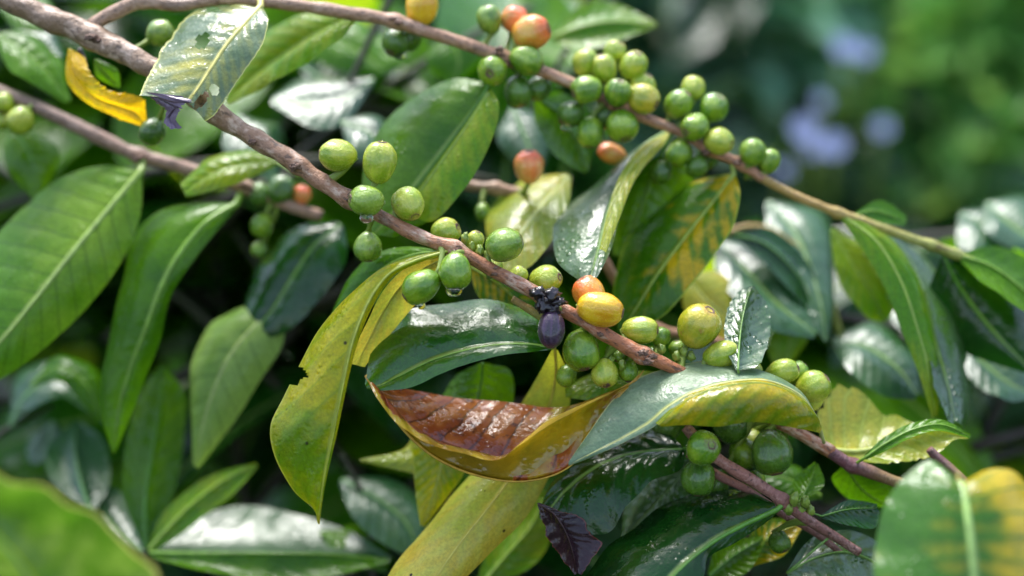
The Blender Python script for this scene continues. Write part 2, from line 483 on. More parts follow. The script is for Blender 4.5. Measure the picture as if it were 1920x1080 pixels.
def catmull(pts, n):
    """n points evenly along a smooth curve through pts"""
    p = np.array(pts, float)
    if len(p) == 2:
        p = np.array([p[0], (p[0] + p[1]) / 2, p[1]])
    q = np.vstack([2 * p[0] - p[1], p, 2 * p[-1] - p[-2]])
    out = []
    m = 16
    for i in range(1, len(q) - 2):
        t = np.linspace(0, 1, m, endpoint=False)[:, None]
        a, b, c, d = q[i - 1], q[i], q[i + 1], q[i + 2]
        out.append(.5 * ((2 * b) + (-a + c) * t + (2 * a - 5 * b + 4 * c - d) * t ** 2 + (-a + 3 * b - 3 * c + d) * t ** 3))
    out.append(p[-1:])
    o = np.vstack(out)
    L = np.r_[0, np.cumsum(np.linalg.norm(np.diff(o[:, :2], axis=0), axis=1))]
    if L[-1] == 0:
        return np.repeat(p[:1], n, 0)
    return np.stack([np.interp(np.linspace(0, L[-1], n), L, o[:, k]) for k in range(o.shape[1])], 1)


def tube_mesh(name, pts, radii, seg=12, bump=0.0, bfreq=80, cap=True, seed=0):
    """pts: list of Vectors relative to the origin"""
    verts, faces, uvs = [], [], []
    up = Vector((0, 0, 1))
    L = [0]
    for i in range(1, len(pts)):
        L.append(L[-1] + (pts[i] - pts[i - 1]).length)
    tot = max(L[-1], 1e-6)
    n = None
    for i, p in enumerate(pts):
        t = (pts[min(i + 1, len(pts) - 1)] - pts[max(i - 1, 0)]).normalized()
        if n is None:
            n = t.cross(up)
            if n.length < .05: n = t.cross(Vector((1, 0, 0)))
        n = (n - t * n.dot(t)).normalized()
        b = t.cross(n)
        for k in range(seg):
            a = 2 * math.pi * k / seg
            d = n * math.cos(a) + b * math.sin(a)
            r = radii[i]
            if bump:
                r *= 1 + bump * mnoise.noise((p + d * r) * bfreq + Vector((seed, 0, 0)))
            verts.append(p + d * r)
    for i in range(len(pts) - 1):
        for k in range(seg):
            k2 = (k + 1) % seg
            faces.append((i * seg + k, i * seg + k2, (i + 1) * seg + k2, (i + 1) * seg + k))
            uvs += [(k / seg, L[i] / tot), ((k + 1) / seg, L[i] / tot), ((k + 1) / seg, L[i + 1] / tot), (k / seg, L[i + 1] / tot)]
    if cap:
        faces.append(tuple(range(seg - 1, -1, -1))); uvs += [(.5, 0)] * seg
        base = (len(pts) - 1) * seg
        faces.append(tuple(base + k for k in range(seg))); uvs += [(.5, 1)] * seg
    me = bpy.data.meshes.new(name)
    me.from_pydata([tuple(v) for v in verts], [], faces)
    uvl = me.uv_layers.new(name='UV')
    uvl.data.foreach_set('uv', [c for uv in uvs for c in uv])
    return me


def branch(label, pts, mat, group='coffee branches carrying berries', name='coffee_branch', cat='coffee branch', nodes=(), bump=.18, seg=16, n=160):
    """pts: (x, y, z, diameter in photo pixels)"""
    cu = catmull([(x, y, z, d) for x, y, z, d in pts], n)
    W = [P(a[0], a[1], a[2]) for a in cu]
    rad = [a[3] * .5 * M_PER_PX(a[2]) for a in cu]
    for i, a in enumerate(cu):
        for (nx, ny, g) in nodes:
            dd = math.hypot(a[0] - nx, a[1] - ny)
            rad[i] *= 1 + g * math.exp(-(dd / 13.0) ** 2)
    root = empty(name, W[0], label, cat, group)
    WLOC[root.name] = W[0]
    me = tube_mesh('stem', [p - W[0] for p in W], rad, seg, bump, 160, True, rng.random() * 50)
    st = link_mesh('stem', me, mat, root, W[0])
    return root, W


def extra_stem(root, pts, mat, nodes=(), name='stem', n=60, bump=.15, seg=12):
    cu = catmull([(x, y, z, d) for x, y, z, d in pts], n)
    W = [P(a[0], a[1], a[2]) for a in cu]
    rad = [a[3] * .5 * M_PER_PX(a[2]) for a in cu]
    for i, a in enumerate(cu):
        for (nx, ny, g) in nodes:
            rad[i] *= 1 + g * math.exp(-(math.hypot(a[0] - nx, a[1] - ny) / 12.0) ** 2)
    me = tube_mesh(name, [p - W[0] for p in W], rad, seg, bump, 160, True, rng.random() * 50)
    return link_mesh(name, me, mat, root, W[0])


def grid_leaf(name, mid, Lp, Rp, mat, parent, origin, nt_, ns_, bow=(0.15, 0.15), wav=.04, wf=7, quilt=.010, nv=9, skew=2.2,
              holes=(), thick=.0, seed=0, jag=0.0):
    """surface between a left margin, a midrib and a right margin (arrays of world points)"""
    nt_ = len(mid)
    hs_ = ns_
    verts = np.zeros((nt_, 2 * hs_ + 1, 3))
    T = np.gradient(mid, axis=0)
    T /= np.linalg.norm(T, axis=1)[:, None] + 1e-9
    t = np.linspace(0, 1, nt_)
    length = np.sum(np.linalg.norm(np.diff(mid, axis=0), axis=1))
    for side, E, bw in ((-1, Lp, bow[0]), (1, Rp, bow[1])):
        V = E - mid
        wd = np.linalg.norm(V, axis=1)
        N = np.cross(T, V) * side
        N /= np.linalg.norm(N, axis=1)[:, None] + 1e-12
        # smooth normals along the leaf
        k = np.ones(7) / 7
        for c in range(3):
            N[:, c] = np.convolve(np.pad(N[:, c], 3, mode='edge'), k, 'valid')
        N /= np.linalg.norm(N, axis=1)[:, None] + 1e-12
        for j in range(0, hs_ + 1):
            s = j / hs_
            if side < 0:
                col = hs_ - j
            else:
                col = hs_ + j
            off = bw * wd * math.sin(math.pi * s ** .8)
            ph = t * nv - skew * s ** .85 + 40
            pp = np.abs((ph + .5) % 1 - .5)
            q = quilt * length * .35 * np.sin(np.clip(pp / .5, 0, 1) * math.pi / 2) * math.sin(math.pi * min(1, s * .9 + .05)) ** .5 if quilt else 0
            nz = np.array([mnoise.noise(Vector((tt * wf * 1.5 + seed * 3, side * 5.0, seed))) for tt in t])
            wv = wav * wd * s * s * (.35 * np.sin(t * wf * 2 * math.pi + seed + side) + 1.5 * nz + .5 * np.sin(t * wf * 3.7 + seed * 2.1))
            vs = s * (1 + (jag * np.array([mnoise.noise(Vector((tt * 30, seed, side))) for tt in t]) * (s ** 4) if jag else 0))
            verts[:, col] = mid + V * (vs if isinstance(vs, np.ndarray) is False else vs[:, None]) + N * (off + q + wv)[:, None]
    nc = 2 * hs_ + 1
    faces, uvs = [], []
    for i in range(nt_ - 1):
        for j in range(nc - 1):
            tt = (i + .5) / (nt_ - 1); ss = (j + .5) / (nc - 1) * 2 - 1
            skip = False
            for (ht, hs2, rt, rs) in holes:
                d = ((tt - ht) / rt) ** 2 + ((ss - hs2) / rs) ** 2
                d += .5 * mnoise.noise(Vector((tt * 40, ss * 9, seed)))
                if d < 1: skip = True
            if skip: continue
            faces.append((i * nc + j, i * nc + j + 1, (i + 1) * nc + j + 1, (i + 1) * nc + j))
            for (a, b) in ((i, j), (i, j + 1), (i + 1, j + 1), (i + 1, j)):
                uvs += [b / (nc - 1), a / (nt_ - 1)]
    me = bpy.data.meshes.new(name)
    me.from_pydata([tuple(x) for x in (verts.reshape(-1, 3) - np.array(origin))], [], faces)
    uvl = me.uv_layers.new(name='UV')
    uvl.data.foreach_set('uv', uvs)
    o = link_mesh(name, me, mat, parent, origin)
    if thick:
        md = o.modifiers.new('thickness', 'SOLIDIFY')
        md.thickness = thick; md.offset = 0
    return o


def hleaf(parent, kind, mid, L, Rr, label=None, pet=None, nt_=72, ns_=10, bow=(.15, .15), wav=.03, wf=5, quilt=.004, nv=9, skew=2.2,
          holes=(), thick=0, rib=7, lean=0, seed=None, name='leaf', jag=0.0, ribside=-1, cat=None):
    """a leaf seen in the photo: midrib and both margins given as (x, y, z)"""
    if seed is None: seed = rng.random() * 20
    yr = sum(q[1] for q in mid) / len(mid)
    if lean:
        ln_ = lambda ps: [(q[0], q[1], q[2] + lean * (yr - q[1]) / 100) for q in ps]
        mid, L, Rr = ln_(mid), ln_(L), ln_(Rr)
    f = lambda pts, n: np.array([tuple(P(*a)) for a in catmull(pts, n)])
    m, l, r = f(mid, nt_), f(L, nt_), f(Rr, nt_)
    org = Vector(m[0])
    lf = grid_leaf(name, m, l, r, ML[kind], parent, org, nt_, ns_, bow, wav, wf, quilt, nv, skew, holes, thick, seed, jag)
    if label: lf['label'] = label
    # rib: from the petiole along the midrib, thinning to the tip
    pts = [Vector(a) for a in m]
    if pet is not None:
        pc = catmull([pet, mid[0]], 6)[:-1]
        pts = [P(*a) for a in pc] + pts
    end = int(len(pts) * .94)
    pts = pts[:end]
    rr = [rib * .5 * M_PER_PX(mid[0][2]) * (1 - .8 * i / len(pts)) for i in range(len(pts))]
    o0 = pts[0]
    me = tube_mesh('midrib', [p - o0 for p in pts], rr, 8, 0, 1)
    link_mesh('midrib', me, M_RIBS[kind], lf, o0)
    return lf


# ------------------------------------------------------------------ berries
def sphere_mesh(name, seg=32, rings=22, eye=True):
    v, f = [], []
    for i in range(rings + 1):
        th = math.pi * i / rings
        z = math.cos(th); r = math.sin(th)
        if eye:
            # shallow dish round the eye at +z, small flat at the stalk
            dz = .10 * math.exp(-(th / .26) ** 2)
            z -= dz
            r *= 1 + .03 * math.sin(2 * th)
        for k in range(seg):
            a = 2 * math.pi * k / seg
            rr = r * (1 + .012 * math.sin(2 * a + .4)) if eye else r
            v.append((rr * math.cos(a), rr * math.sin(a) * (.965 if eye else 1), z))
    for i in range(rings):
        for k in range(seg):
            k2 = (k + 1) % seg
            f.append((i * seg + k, (i + 1) * seg + k, (i + 1) * seg + k2, i * seg + k2))
    me = bpy.data.meshes.new(name)
    me.from_pydata(v, [], f)
    me.validate()
    me.polygons.foreach_set('use_smooth', [True] * len(me.polygons))
    return me


BERRY = {}
for k_, m_ in BM.items():
    BERRY[k_] = []
    for vv in range(4):
        me_ = sphere_mesh('coffee_berry')
        sd_ = vv * 7.3 + len(k_) + ord(k_)
        for v_ in me_.vertices:
            c_ = v_.co
            f_ = 1 + .085 * mnoise.noise(c_ * 1.1 + Vector((sd_, 0, 0))) + .02 * mnoise.noise(c_ * 3.4 + Vector((0, sd_, 0)))
            x_ = c_.x * f_
            if x_ > .86: x_ = .86 + (x_ - .86) * .35       # side pressed flat by a neighbour
            v_.co = Vector((x_, c_.y * f_ * (1 + .05 * c_.z * (1 if vv % 2 else -1)), c_.z * f_))
        me_.materials.append(m_)
        BERRY[k_].append(me_)


def calyx_mesh():
    """the little scarred crown at the end of a coffee cherry"""
    v, f = [], []
    seg = 20
    prof = [(.05, .895), (.14, .905), (.19, .945), (.235, .955), (.27, .93), (.30, .88)]
    for i, (r, z) in enumerate(prof):
        for k in range(seg):
            a = 2 * math.pi * k / seg
            w_ = 1 + .10 * math.sin(5 * a) + .05 * math.sin(11 * a)
            v.append((r * w_ * math.cos(a), r * w_ * math.sin(a), z))
    for i in range(len(prof) - 1):
        for k in range(seg):
            k2 = (k + 1) % seg
            f.append((i * seg + k, (i + 1) * seg + k, (i + 1) * seg + k2, i * seg + k2))
    f.append(tuple(range(seg - 1, -1, -1)))
    me = bpy.data.meshes.new('calyx')
    me.from_pydata(v, [], f)
    me.polygons.foreach_set('use_smooth', [True] * len(me.polygons))
    me.materials.append(M_CALYX)
    return me


CALYX = calyx_mesh()


def berry(root, W, kind, x, y, z, rx, ry=None, ang=None, tilt=0.0, label=None, stalk=True, cal=True):
    """rx = half length along the stalk-eye axis (photo pixels), ry = half width, ang = direction of the eye in the picture (deg, 0 right, 90 up),
    tilt = degrees the eye turns towards the viewer"""
    ry = ry or rx * .93
    c = P(x, y, z)
    k = M_PER_PX(z)
    near = min(W, key=lambda p: (p - c).length) if W else None
    if ang is None:
        d = (c - near) if near is not None else Vector((0, 0, -1))
        a2 = math.atan2(d.dot(CU), d.dot(CR)) + rng.uniform(-.35, .35)
        tilt = tilt or rng.uniform(-20, 35)
    else:
        a2 = R(ang)
    ax = (CR * math.cos(a2) + CU * math.sin(a2)) * math.cos(R(tilt)) - CF * math.sin(R(tilt))
    q = ax.to_track_quat('Z', 'Y') @ Matrix.Rotation(rng.uniform(0, 6.28), 3, 'Z').to_quaternion()
    o = bpy.data.objects.new('coffee_berry', rng.choice(BERRY[kind]))
    COL.objects.link(o)
    o.parent = root
    o.location = c - wloc(root)
    o.rotation_mode = 'QUATERNION'; o.rotation_quaternion = q
    sc = Vector((ry * k, ry * k, rx * k))
    o.scale = sc
    if label: o['label'] = label
    if cal:
        e = bpy.data.objects.new('calyx', CALYX); COL.objects.link(e); e.parent = o
    if stalk and near is not None:
        a = c - ax * (rx * k * .9)
        dist = (a - near).length
        mp = (a + near) / 2 - ax * dist * .15
        pts = [Vector(p) for p in interpolate_bezier(near, near.lerp(mp, .6), mp, a, 8)]
        # into the berry's own space, so that it can be its sub-part
        Mi = (Matrix.Translation(c) @ q.to_matrix().to_4x4() @ Matrix.Diagonal((*sc, 1))).inverted()
        me = tube_mesh('stalk', [p - near for p in pts], [max(.0011, k * 6) * (1.5 - .9 * i / 7 + (.5 if i == 7 else 0)) for i in range(len(pts))], 8, 0, 1)
        me.transform(Mi @ Matrix.Translation(near))
        me.materials.append(M_STALK)
        me.polygons.foreach_set('use_smooth', [True] * len(me.polygons))
        s = bpy.data.objects.new('stalk', me); COL.objects.link(s); s.parent = o
    return o


def drop(x, y, z, r, label, stretch=1.15):
    me = sphere_mesh('water_drop', 20, 14, False)
    for v in me.vertices:           # pear shape: pinched towards the top
        if v.co.z > 0:
            f = 1 - .35 * v.co.z ** 2
            v.co.x *= f; v.co.y *= f; v.co.z *= 1.15
    k = M_PER_PX(z)
    me.transform(Matrix.Diagonal((r * k, r * k, r * k * stretch, 1)))
    o = link_mesh('water_drop', me, M_WATER, None, P(x, y, z))
    return tag(o, label, 'water drop', 'water drops hanging from berries')


# ------------------------------------------------------------------ ground and hillside
def ground():
    n = 90
    xs = np.concatenate([np.linspace(-150, -8, 14), np.linspace(-7, 7, 62), np.linspace(8, 150, 14)])
    ys = np.concatenate([np.linspace(-150, -6, 10), np.linspace(-5, 9, 66), np.linspace(10, 180, 14)])
    v, f = [], []
    for y in ys:
        for x in xs:
            hill = 0
            if y > 1.6:
                q = min(1, (y - 1.6) / 14)
                hill = 11 * q * q * (3 - 2 * q) + min(1, max(0, (y - 15) / 60)) * 12
            v.append((x, y, hill * (1 + .04 * mnoise.noise(Vector((x * .2, y * .2, 0)))) + .10 * mnoise.noise(Vector((x * .9, y * .9, 3)))))
    nx = len(xs)
    for j in range(len(ys) - 1):
        for i in range(nx - 1):
            f.append((j * nx + i, j * nx + i + 1, (j + 1) * nx + i + 1, (j + 1) * nx + i))
    me = bpy.data.meshes.new('ground')
    me.from_pydata(v, [], f)
    T = NT('ground_soil_and_herbs')
    tc = T.n('ShaderNodeTexCoord')
    n1 = T.noise(tc.outputs['Object'], 2.2, 6, .65)
    n2 = T.noise(tc.outputs['Object'], 26, 5, .7)
    c = T.mix(T.step(n1, .4, .6), (.018, .013, .009), (.012, .035, .010))
    c = T.mix(T.step(n2, .5, .68, 0, .8), c, (.02, .06, .015))
    pb = T.n('ShaderNodeBsdfPrincipled'); T.l(c, pb.inputs['Base Color']); pb.inputs['Roughness'].default_value = 1; pb.inputs['Specular IOR Level'].default_value = .1
    T.l(T.bump(n2, .8, .03), pb.inputs['Normal'])
    T.l(pb.outputs[0], T.out.inputs[0])
    o = link_mesh('ground', me, T.m, None, (0, 0, 0))
    return tag(o, 'dark soil and low herbs of the plantation slope', None, None, 'structure')


ground()

# ================================================================== THE BRANCHES
# ---- upper branch (a little behind the focus), with its pale leaf, dark leaf and the long green clusters
UP, UW = branch('upper pinkish-brown branch with orange berries, crowded green clusters and a yellow-green far end',
                [(172, 48, 2.5, 27), (225, 18, 2.5, 26), (268, 2, 2.6, 26), (340, 10, 2.7, 24), (420, -2, 2.8, 24), (520, 6, 3.0, 24), (640, 22, 3.2, 25), (740, 40, 3.4, 25), (800, 60, 3.5, 24),
                 (870, 82, 3.6, 24), (940, 106, 3.7, 26), (1010, 132, 3.8, 23), (1070, 155, 3.9, 22), (1140, 190, 4.0, 20), (1210, 222, 4.0, 20),
                 (1270, 245, 4.1, 20), (1330, 280, 4.1, 19), (1390, 308, 4.2, 19), (1430, 335, 4.3, 18)], MB['upper'],
                nodes=[(740, 40, .35), (940, 106, .35), (1150, 195, .3), (1330, 280, .3), (1390, 308, .3), (268, 2, .15)])
extra_stem(UP, [(1425, 332, 4.3, 18), (1500, 371, 4.4, 17), (1565, 397, 4.5, 17), (1610, 412, 4.5, 18), (1690, 441, 4.7, 17), (1770, 468, 4.8, 18), (1830, 492, 5.0, 12)], MB['tip'],
           nodes=[(1570, 400, .45), (1745, 462, .3), (1790, 476, .4)])

hleaf(UP, 'ash', [(489, 12, 2.2), (462, 42, 1.5), (425, 85, .9), (395, 130, .5), (372, 165, .2), (352, 192, 0)],
      [(486, 14, 2.2), (445, 10, 2.6), (395, 12, 2.7), (345, 38, 2.4), (312, 80, 1.8), (288, 125, 1.1), (262, 180, .3)],
      [(492, 14, 2.2), (502, 38, 1.2), (492, 85, .8), (462, 128, .6), (432, 172, .5), (405, 212, .3), (385, 228, .2)],
      label='pale ashy leaf with torn tip and holes', nt_=100, ns_=16, bow=(.06, .10), wav=.03, holes=[(.52, -.36, .07, .11), (.30, -.86, .035, .16), (.92, .35, .09, .16), (.78, .5, .04, .2)], rib=13,
      pet=(488, -2, 2.8), jag=.025)
# its torn end; violet sky reflection mixed into the leaf colour
hleaf(UP, 'violet', [(268, 172, .4), (310, 188, .2), (330, 200, .1), (318, 222, .3), (335, 242, .1)],
      [(264, 168, .4), (300, 198, .5), (312, 210, .3), (308, 228, .3), (322, 243, .1)],
      [(355, 182, .0), (352, 190, -.1), (338, 205, -.1), (330, 225, .1), (342, 240, .1)], label='dried end of the pale leaf with a sky reflection painted violet', nt_=40, ns_=6, rib=3, bow=(.2, .1), jag=.3, nv=4)
hleaf(UP, 'bright', [(668, 30, 3.6), (600, 60, 4.2), (530, 105, 4.6), (470, 150, 4.8), (425, 192, 4.8)],
      [(664, 34, 3.6), (590, 24, 4.8), (530, 40, 5.3), (470, 90, 5.5), (425, 180, 5.0)],
      [(672, 34, 3.6), (640, 70, 3.4), (580, 115, 3.5), (510, 155, 3.9), (428, 198, 4.6)], label='green leaf yellowing along its rib, behind the pale torn leaf', pet=(690, 30, 3.4))
# big dark leaf, base at the node
hleaf(UP, 'dark', [(912, 168, 3.9), (870, 232, 3.7), (815, 305, 3.5), (765, 368, 3.2), (725, 415, 3.0), (700, 440, 3.0)],
      [(905, 152, 4.0), (850, 148, 4.8), (790, 172, 5.2), (735, 215, 5.2), (700, 262, 5.0), (680, 340, 4.4), (690, 430, 3.3)],
      [(918, 165, 3.9), (934, 195, 3.5), (925, 245, 3.4), (900, 300, 3.3), (865, 355, 3.2), (820, 405, 3.1), (740, 445, 3.0)],
      label='broad dark green leaf with a lighter right half', pet=(938, 112, 3.8), bow=(.16, .08), quilt=.006, rib=7, wav=.015)
hleaf(UP, 'bright', [(916, 172, 3.3), (874, 238, 3.0), (822, 310, 2.8), (786, 360, 2.6), (760, 395, 2.6)],  # added overlay: lit look of the right half is put into its colour
      [(914, 172, 3.3), (870, 236, 3.0), (818, 307, 2.8), (782, 357, 2.6), (756, 393, 2.6)],
      [(922, 168, 3.2), (936, 196, 2.7), (927, 248, 2.6), (902, 305, 2.5), (868, 358, 2.4), (812, 415, 2.4), (765, 400, 2.6)], label='added light yellow-green overlay brightening the right half of the broad dark leaf', bow=(.03, .12), rib=4, wav=.02, nt_=60, ns_=8)
hleaf(UP, 'dark', [(1000, 180, 5.0), (1050, 215, 5.8), (1085, 270, 6.0), (1100, 320, 6.0)], [(1000, 176, 5), (1060, 175, 6.4), (1110, 220, 6.6), (1105, 320, 6.1)],
      [(1000, 184, 5), (1005, 230, 5.3), (1040, 290, 5.4), (1095, 325, 6)], pet=(960, 125, 4))
hleaf(UP, 'silver', [(1262, 243, 4.0), (1205, 278, 3.4), (1165, 335, 3.0), (1140, 400, 2.8), (1122, 470, 2.7), (1105, 530, 2.7)],
      [(1255, 245, 4.1), (1190, 290, 4.6), (1120, 345, 4.9), (1055, 395, 4.7), (1038, 440, 4.0), (1048, 495, 3.3), (1095, 532, 2.8)],
      [(1268, 247, 4), (1240, 275, 3.3), (1195, 330, 2.8), (1165, 400, 2.6), (1145, 470, 2.6), (1112, 533, 2.7)],
      label='silvery wet leaf with a long curved yellow rib', lean=1.3, rib=13, bow=(.12, .05), pet=(1272, 240, 4.1))
hleaf(UP, 'pale', [(1262, 246, 3.7), (1208, 283, 3.1), (1170, 338, 2.7), (1147, 405, 2.5), (1130, 470, 2.45)],
      [(1260, 243, 3.7), (1200, 277, 3.1), (1160, 334, 2.7), (1138, 402, 2.5), (1124, 468, 2.5)],
      [(1265, 250, 3.7), (1228, 290, 3.0), (1188, 342, 2.6), (1162, 408, 2.45), (1136, 474, 2.45)], label='narrow yellow folded half of the silvery leaf', lean=1.3, rib=3, nt_=40, ns_=5)
hleaf(UP, 'mottled', [(1376, 328, 4.2), (1335, 382, 4.0), (1285, 445, 3.8), (1235, 512, 3.6), (1195, 575, 3.5), (1165, 625, 3.5)],
      [(1370, 325, 4.3), (1310, 338, 5.3), (1245, 375, 5.6), (1190, 430, 5.5), (1158, 500, 5.0), (1150, 570, 4.3), (1160, 620, 3.6)],
      [(1380, 330, 4.2), (1388, 365, 3.5), (1375, 425, 3.2), (1335, 485, 3.1), (1292, 540, 3.1), (1240, 595, 3.2), (1175, 628, 3.5)],
      label='large green leaf flecked with yellow', pet=(1372, 303, 4.2), rib=10, quilt=.008, wav=.02)
hleaf(UP, 'dark', [(1240, 290, 4.6), (1215, 350, 5.2), (1190, 420, 5.4), (1160, 480, 5.4)], [(1238, 290, 4.6), (1170, 330, 5.9), (1140, 400, 6.1), (1150, 480, 5.6)],
      [(1245, 292, 4.6), (1300, 330, 5.6), (1270, 420, 5.7), (1170, 485, 5.5)], label='dark leaf between the silvery and the yellow-flecked leaf', pet=(1262, 245, 4.1))
# long folded leaf on the right, silver on its upper half
hleaf(UP, 'bright', [(1585, 408, 4.4), (1645, 455, 4.0), (1690, 530, 3.7), (1718, 610, 3.5), (1740, 690, 3.4), (1752, 778, 3.4)],
      [(1572, 404, 4.4), (1618, 470, 4.0), (1662, 545, 3.7), (1690, 620, 3.5), (1722, 700, 3.4), (1748, 785, 3.4)],
      [(1600, 408, 4.6), (1672, 450, 4.4), (1722, 525, 4.2), (1745, 610, 4.0), (1762, 695, 3.9), (1757, 785, 3.5)],
      label='long drooping olive leaf hanging from the green tip', rib=8, bow=(.1, .22), pet=(1570, 398, 4.5))
hleaf(UP, 'silver', [(1612, 412, 4.9), (1685, 462, 5.0), (1728, 540, 4.9), (1748, 630, 4.9), (1775, 720, 5.0), (1790, 790, 5.0)],
      [(1610, 414, 4.8), (1672, 470, 4.5), (1712, 545, 4.3), (1735, 640, 4.2), (1755, 730, 4.4), (1780, 800, 4.8)],
      [(1620, 410, 5.0), (1715, 470, 5.9), (1775, 545, 6.2), (1806, 650, 6.2), (1815, 740, 6.0), (1808, 805, 5.4)],
      lean=1.0, label='silver-wet hanging leaf with bitten ragged margin', bow=(.1, .15), wav=.06, jag=.12, nt_=90, ns_=14, rib=5)
hleaf(UP, 'green', [(1598, 405, 4.8), (1640, 395, 5.2), (1700, 415, 5.4)], [(1598, 402, 4.8), (1650, 375, 5.6), (1700, 405, 5.6)],
      [(1600, 408, 4.8), (1640, 418, 4.9), (1698, 422, 5.2)], nt_=40, ns_=6, pet=(1575, 400, 4.5), rib=4)
hleaf(UP, 'green', [(1795, 478, 4.8), (1860, 500, 4.6), (1920, 545, 4.3), (1980, 610, 4.2)], [(1795, 475, 4.9), (1870, 462, 5.8), (1940, 500, 6.0), (1990, 605, 4.8)],
      [(1795, 482, 4.8), (1830, 520, 4.0), (1900, 570, 3.5), (1975, 620, 3.8)], pet=(1780, 472, 4.8), label='green leaf arching out of the right edge')
hleaf(UP, 'deep', [(1770, 480, 5.0), (1800, 540, 5.2), (1860, 620, 5.4), (1930, 690, 5.6)], [(1765, 480, 5.0), (1742, 560, 5.6), (1790, 650, 5.8), (1920, 700, 5.7)],
      [(1780, 478, 5), (1860, 510, 5.8), (1930, 590, 6.0), (1950, 690, 5.8)], pet=(1768, 468, 4.8), label='dark shaded leaf under the arching one')

for b in [('y', 790, 14, 3.8, 35, 32), ('d', 742, 78, 4.2, 30, 27), ('d', 768, 72, 4.5, 26, 24), ('v', 918, 36, 4.0, 28, 24, 100, 10), ('p', 965, 36, 4.3, 27, 27), ('o', 997, 60, 3.6, 37, 34, 10, 20),
          ('g', 988, 113, 3.4, 34, 29, -25, 10), ('g', 924, 132, 3.3, 29, 29, -120, 65), ('d', 972, 173, 3.9, 31, 29, -80, 10), ('d', 1010, 166, 4.3, 26, 24),
          ('l', 1098, 117, 4.2, 27, 25), ('l', 1152, 98, 4.8, 24, 22), ('l', 1133, 129, 4.0, 29, 25, 110, 20), ('l', 1187, 124, 4.2, 29, 27, 70, 30), ('g', 1100, 168, 3.4, 31, 28, -160, 20),
          ('g', 1159, 174, 3.4, 28, 26, 80, 40), ('l', 1205, 162, 4.2, 27, 25), ('t', 1206, 184, 3.5, 33, 29, -30, 25), ('d', 1070, 213, 4.0, 27, 25), ('g', 1107, 248, 3.8, 31, 27, -95, 10),
          ('g', 1167, 236, 3.5, 32, 31, -80, 25), ('d', 1135, 215, 4.4, 28, 26),
          ('g', 1272, 195, 3.9, 30, 27), ('l', 1300, 166, 4.4, 26, 24), ('g', 1338, 203, 4.0, 29, 28, 60, 35), ('g', 1303, 238, 3.5, 29, 26, -150, 30), ('l', 1348, 264, 3.6, 30, 27, -20, 30),
          ('g', 1273, 286, 3.9, 26, 25), ('d', 1307, 312, 4.1, 24, 22), ('d', 1240, 322, 4.4, 24, 22), ('g', 1410, 286, 4.0, 27, 26), ('g', 1442, 302, 4.3, 24, 21), ('d', 1410, 318, 4.6, 20, 19), ('d', 1330, 290, 4.6, 26, 24)]:
    kx, x_, y_, z_, r1, r2 = b[:6]
    berry(UP, UW, kx, x_, y_, z_, r1, r2, *(b[6:] if len(b) > 6 else ()))

# ---- main branch
MA, MW = branch('main diagonal woody branch in focus with green, yellow and orange berries',
                [(-60, -45, 2.4, 44), (20, 2, 2.4, 42), (110, 40, 2.4, 46), (185, 75, 2.3, 46), (270, 118, 2.0, 42), (340, 165, 1.7, 40), (400, 207, 1.5, 40), (460, 250, 1.3, 36), (530, 290, 1.1, 34),
                 (600, 338, .9, 32), (660, 377, .6, 29), (720, 410, .4, 27), (790, 445, .2, 26), (855, 468, 0, 25), (930, 510, 0, 25), (1000, 549, 0, 26), (1060, 583, 0, 25), (1130, 625, 0, 25),
                 (1200, 662, .1, 28), (1262, 690, .3, 25), (1340, 732, .8, 23), (1420, 772, 1.3, 22), (1490, 808, 1.6, 22), (1560, 848, 1.7, 24)], MB['main'],
                nodes=[(175, 70, .12), (400, 205, .2), (560, 312, .2), (655, 372, .25), (850, 466, .35), (1020, 560, .3), (1207, 664, .45), (1460, 795, .3)], n=300, bump=.27, seg=24)
extra_stem(MA, [(1555, 846, 1.7, 24), (1590, 868, 1.7, 25), (1640, 888, 1.7, 24), (1690, 908, 1.6, 20), (1740, 932, 1.5, 16)], MB['purple'], nodes=[(1600, 872, .35), (1690, 908, .3)])
extra_stem(MA, [(960, 560, .6, 14), (1000, 585, .6, 16), (1040, 612, .5, 15)], MB['tip'], n=16, name='twig')

# hanging yellow-green leaf, its front half and its yellow rear half
hleaf(MA, 'olive', [(828, 474, -.2), (775, 490, -.5), (728, 515, -.8), (692, 565, -1.0), (662, 640, -1.1), (642, 730, -1.1), (624, 820, -1.0), (606, 910, -.9), (597, 982, -.8)],
      [(826, 470, -.2), (760, 484, -.2), (700, 512, 0), (645, 562, .1), (598, 622, .1), (560, 690, 0), (532, 745, -.1), (508, 798, -.3), (515, 855, -.4), (548, 918, -.6), (588, 955, -.7), (594, 975, -.8)],
      [(830, 478, -.1), (782, 494, -.2), (738, 518, -.5), (702, 568, -.6), (671, 642, -.8), (648, 732, -.8), (629, 822, -.8), (609, 912, -.8), (599, 984, -.8)],
      label='long yellow-green hanging leaf with a bite out of its edge', nt_=150, ns_=18, bow=(.15, .1), wav=.035, wf=2.2, quilt=.006, nv=10, skew=2.6, rib=6, pet=(848, 468, -.1),
      holes=[(.545, -1.02, .022, .34), (.565, -.93, .016, .16)])
hleaf(MA, 'yellow', [(838, 482, .5), (790, 505, .6), (748, 540, .7), (715, 590, .8), (690, 640, .8), (668, 684, .9)],
      [(832, 480, .5), (768, 498, .3), (722, 540, .3), (690, 600, .4), (668, 645, .6), (652, 680, .8)],
      [(842, 488, .6), (815, 530, .9), (775, 575, 1.0), (742, 615, 1.1), (712, 650, 1.1), (684, 688, 1.0)],
      label='yellow leaf half hidden behind the hanging one', nt_=60, ns_=10, bow=(.1, .15), rib=5, pet=(848, 470, .3))
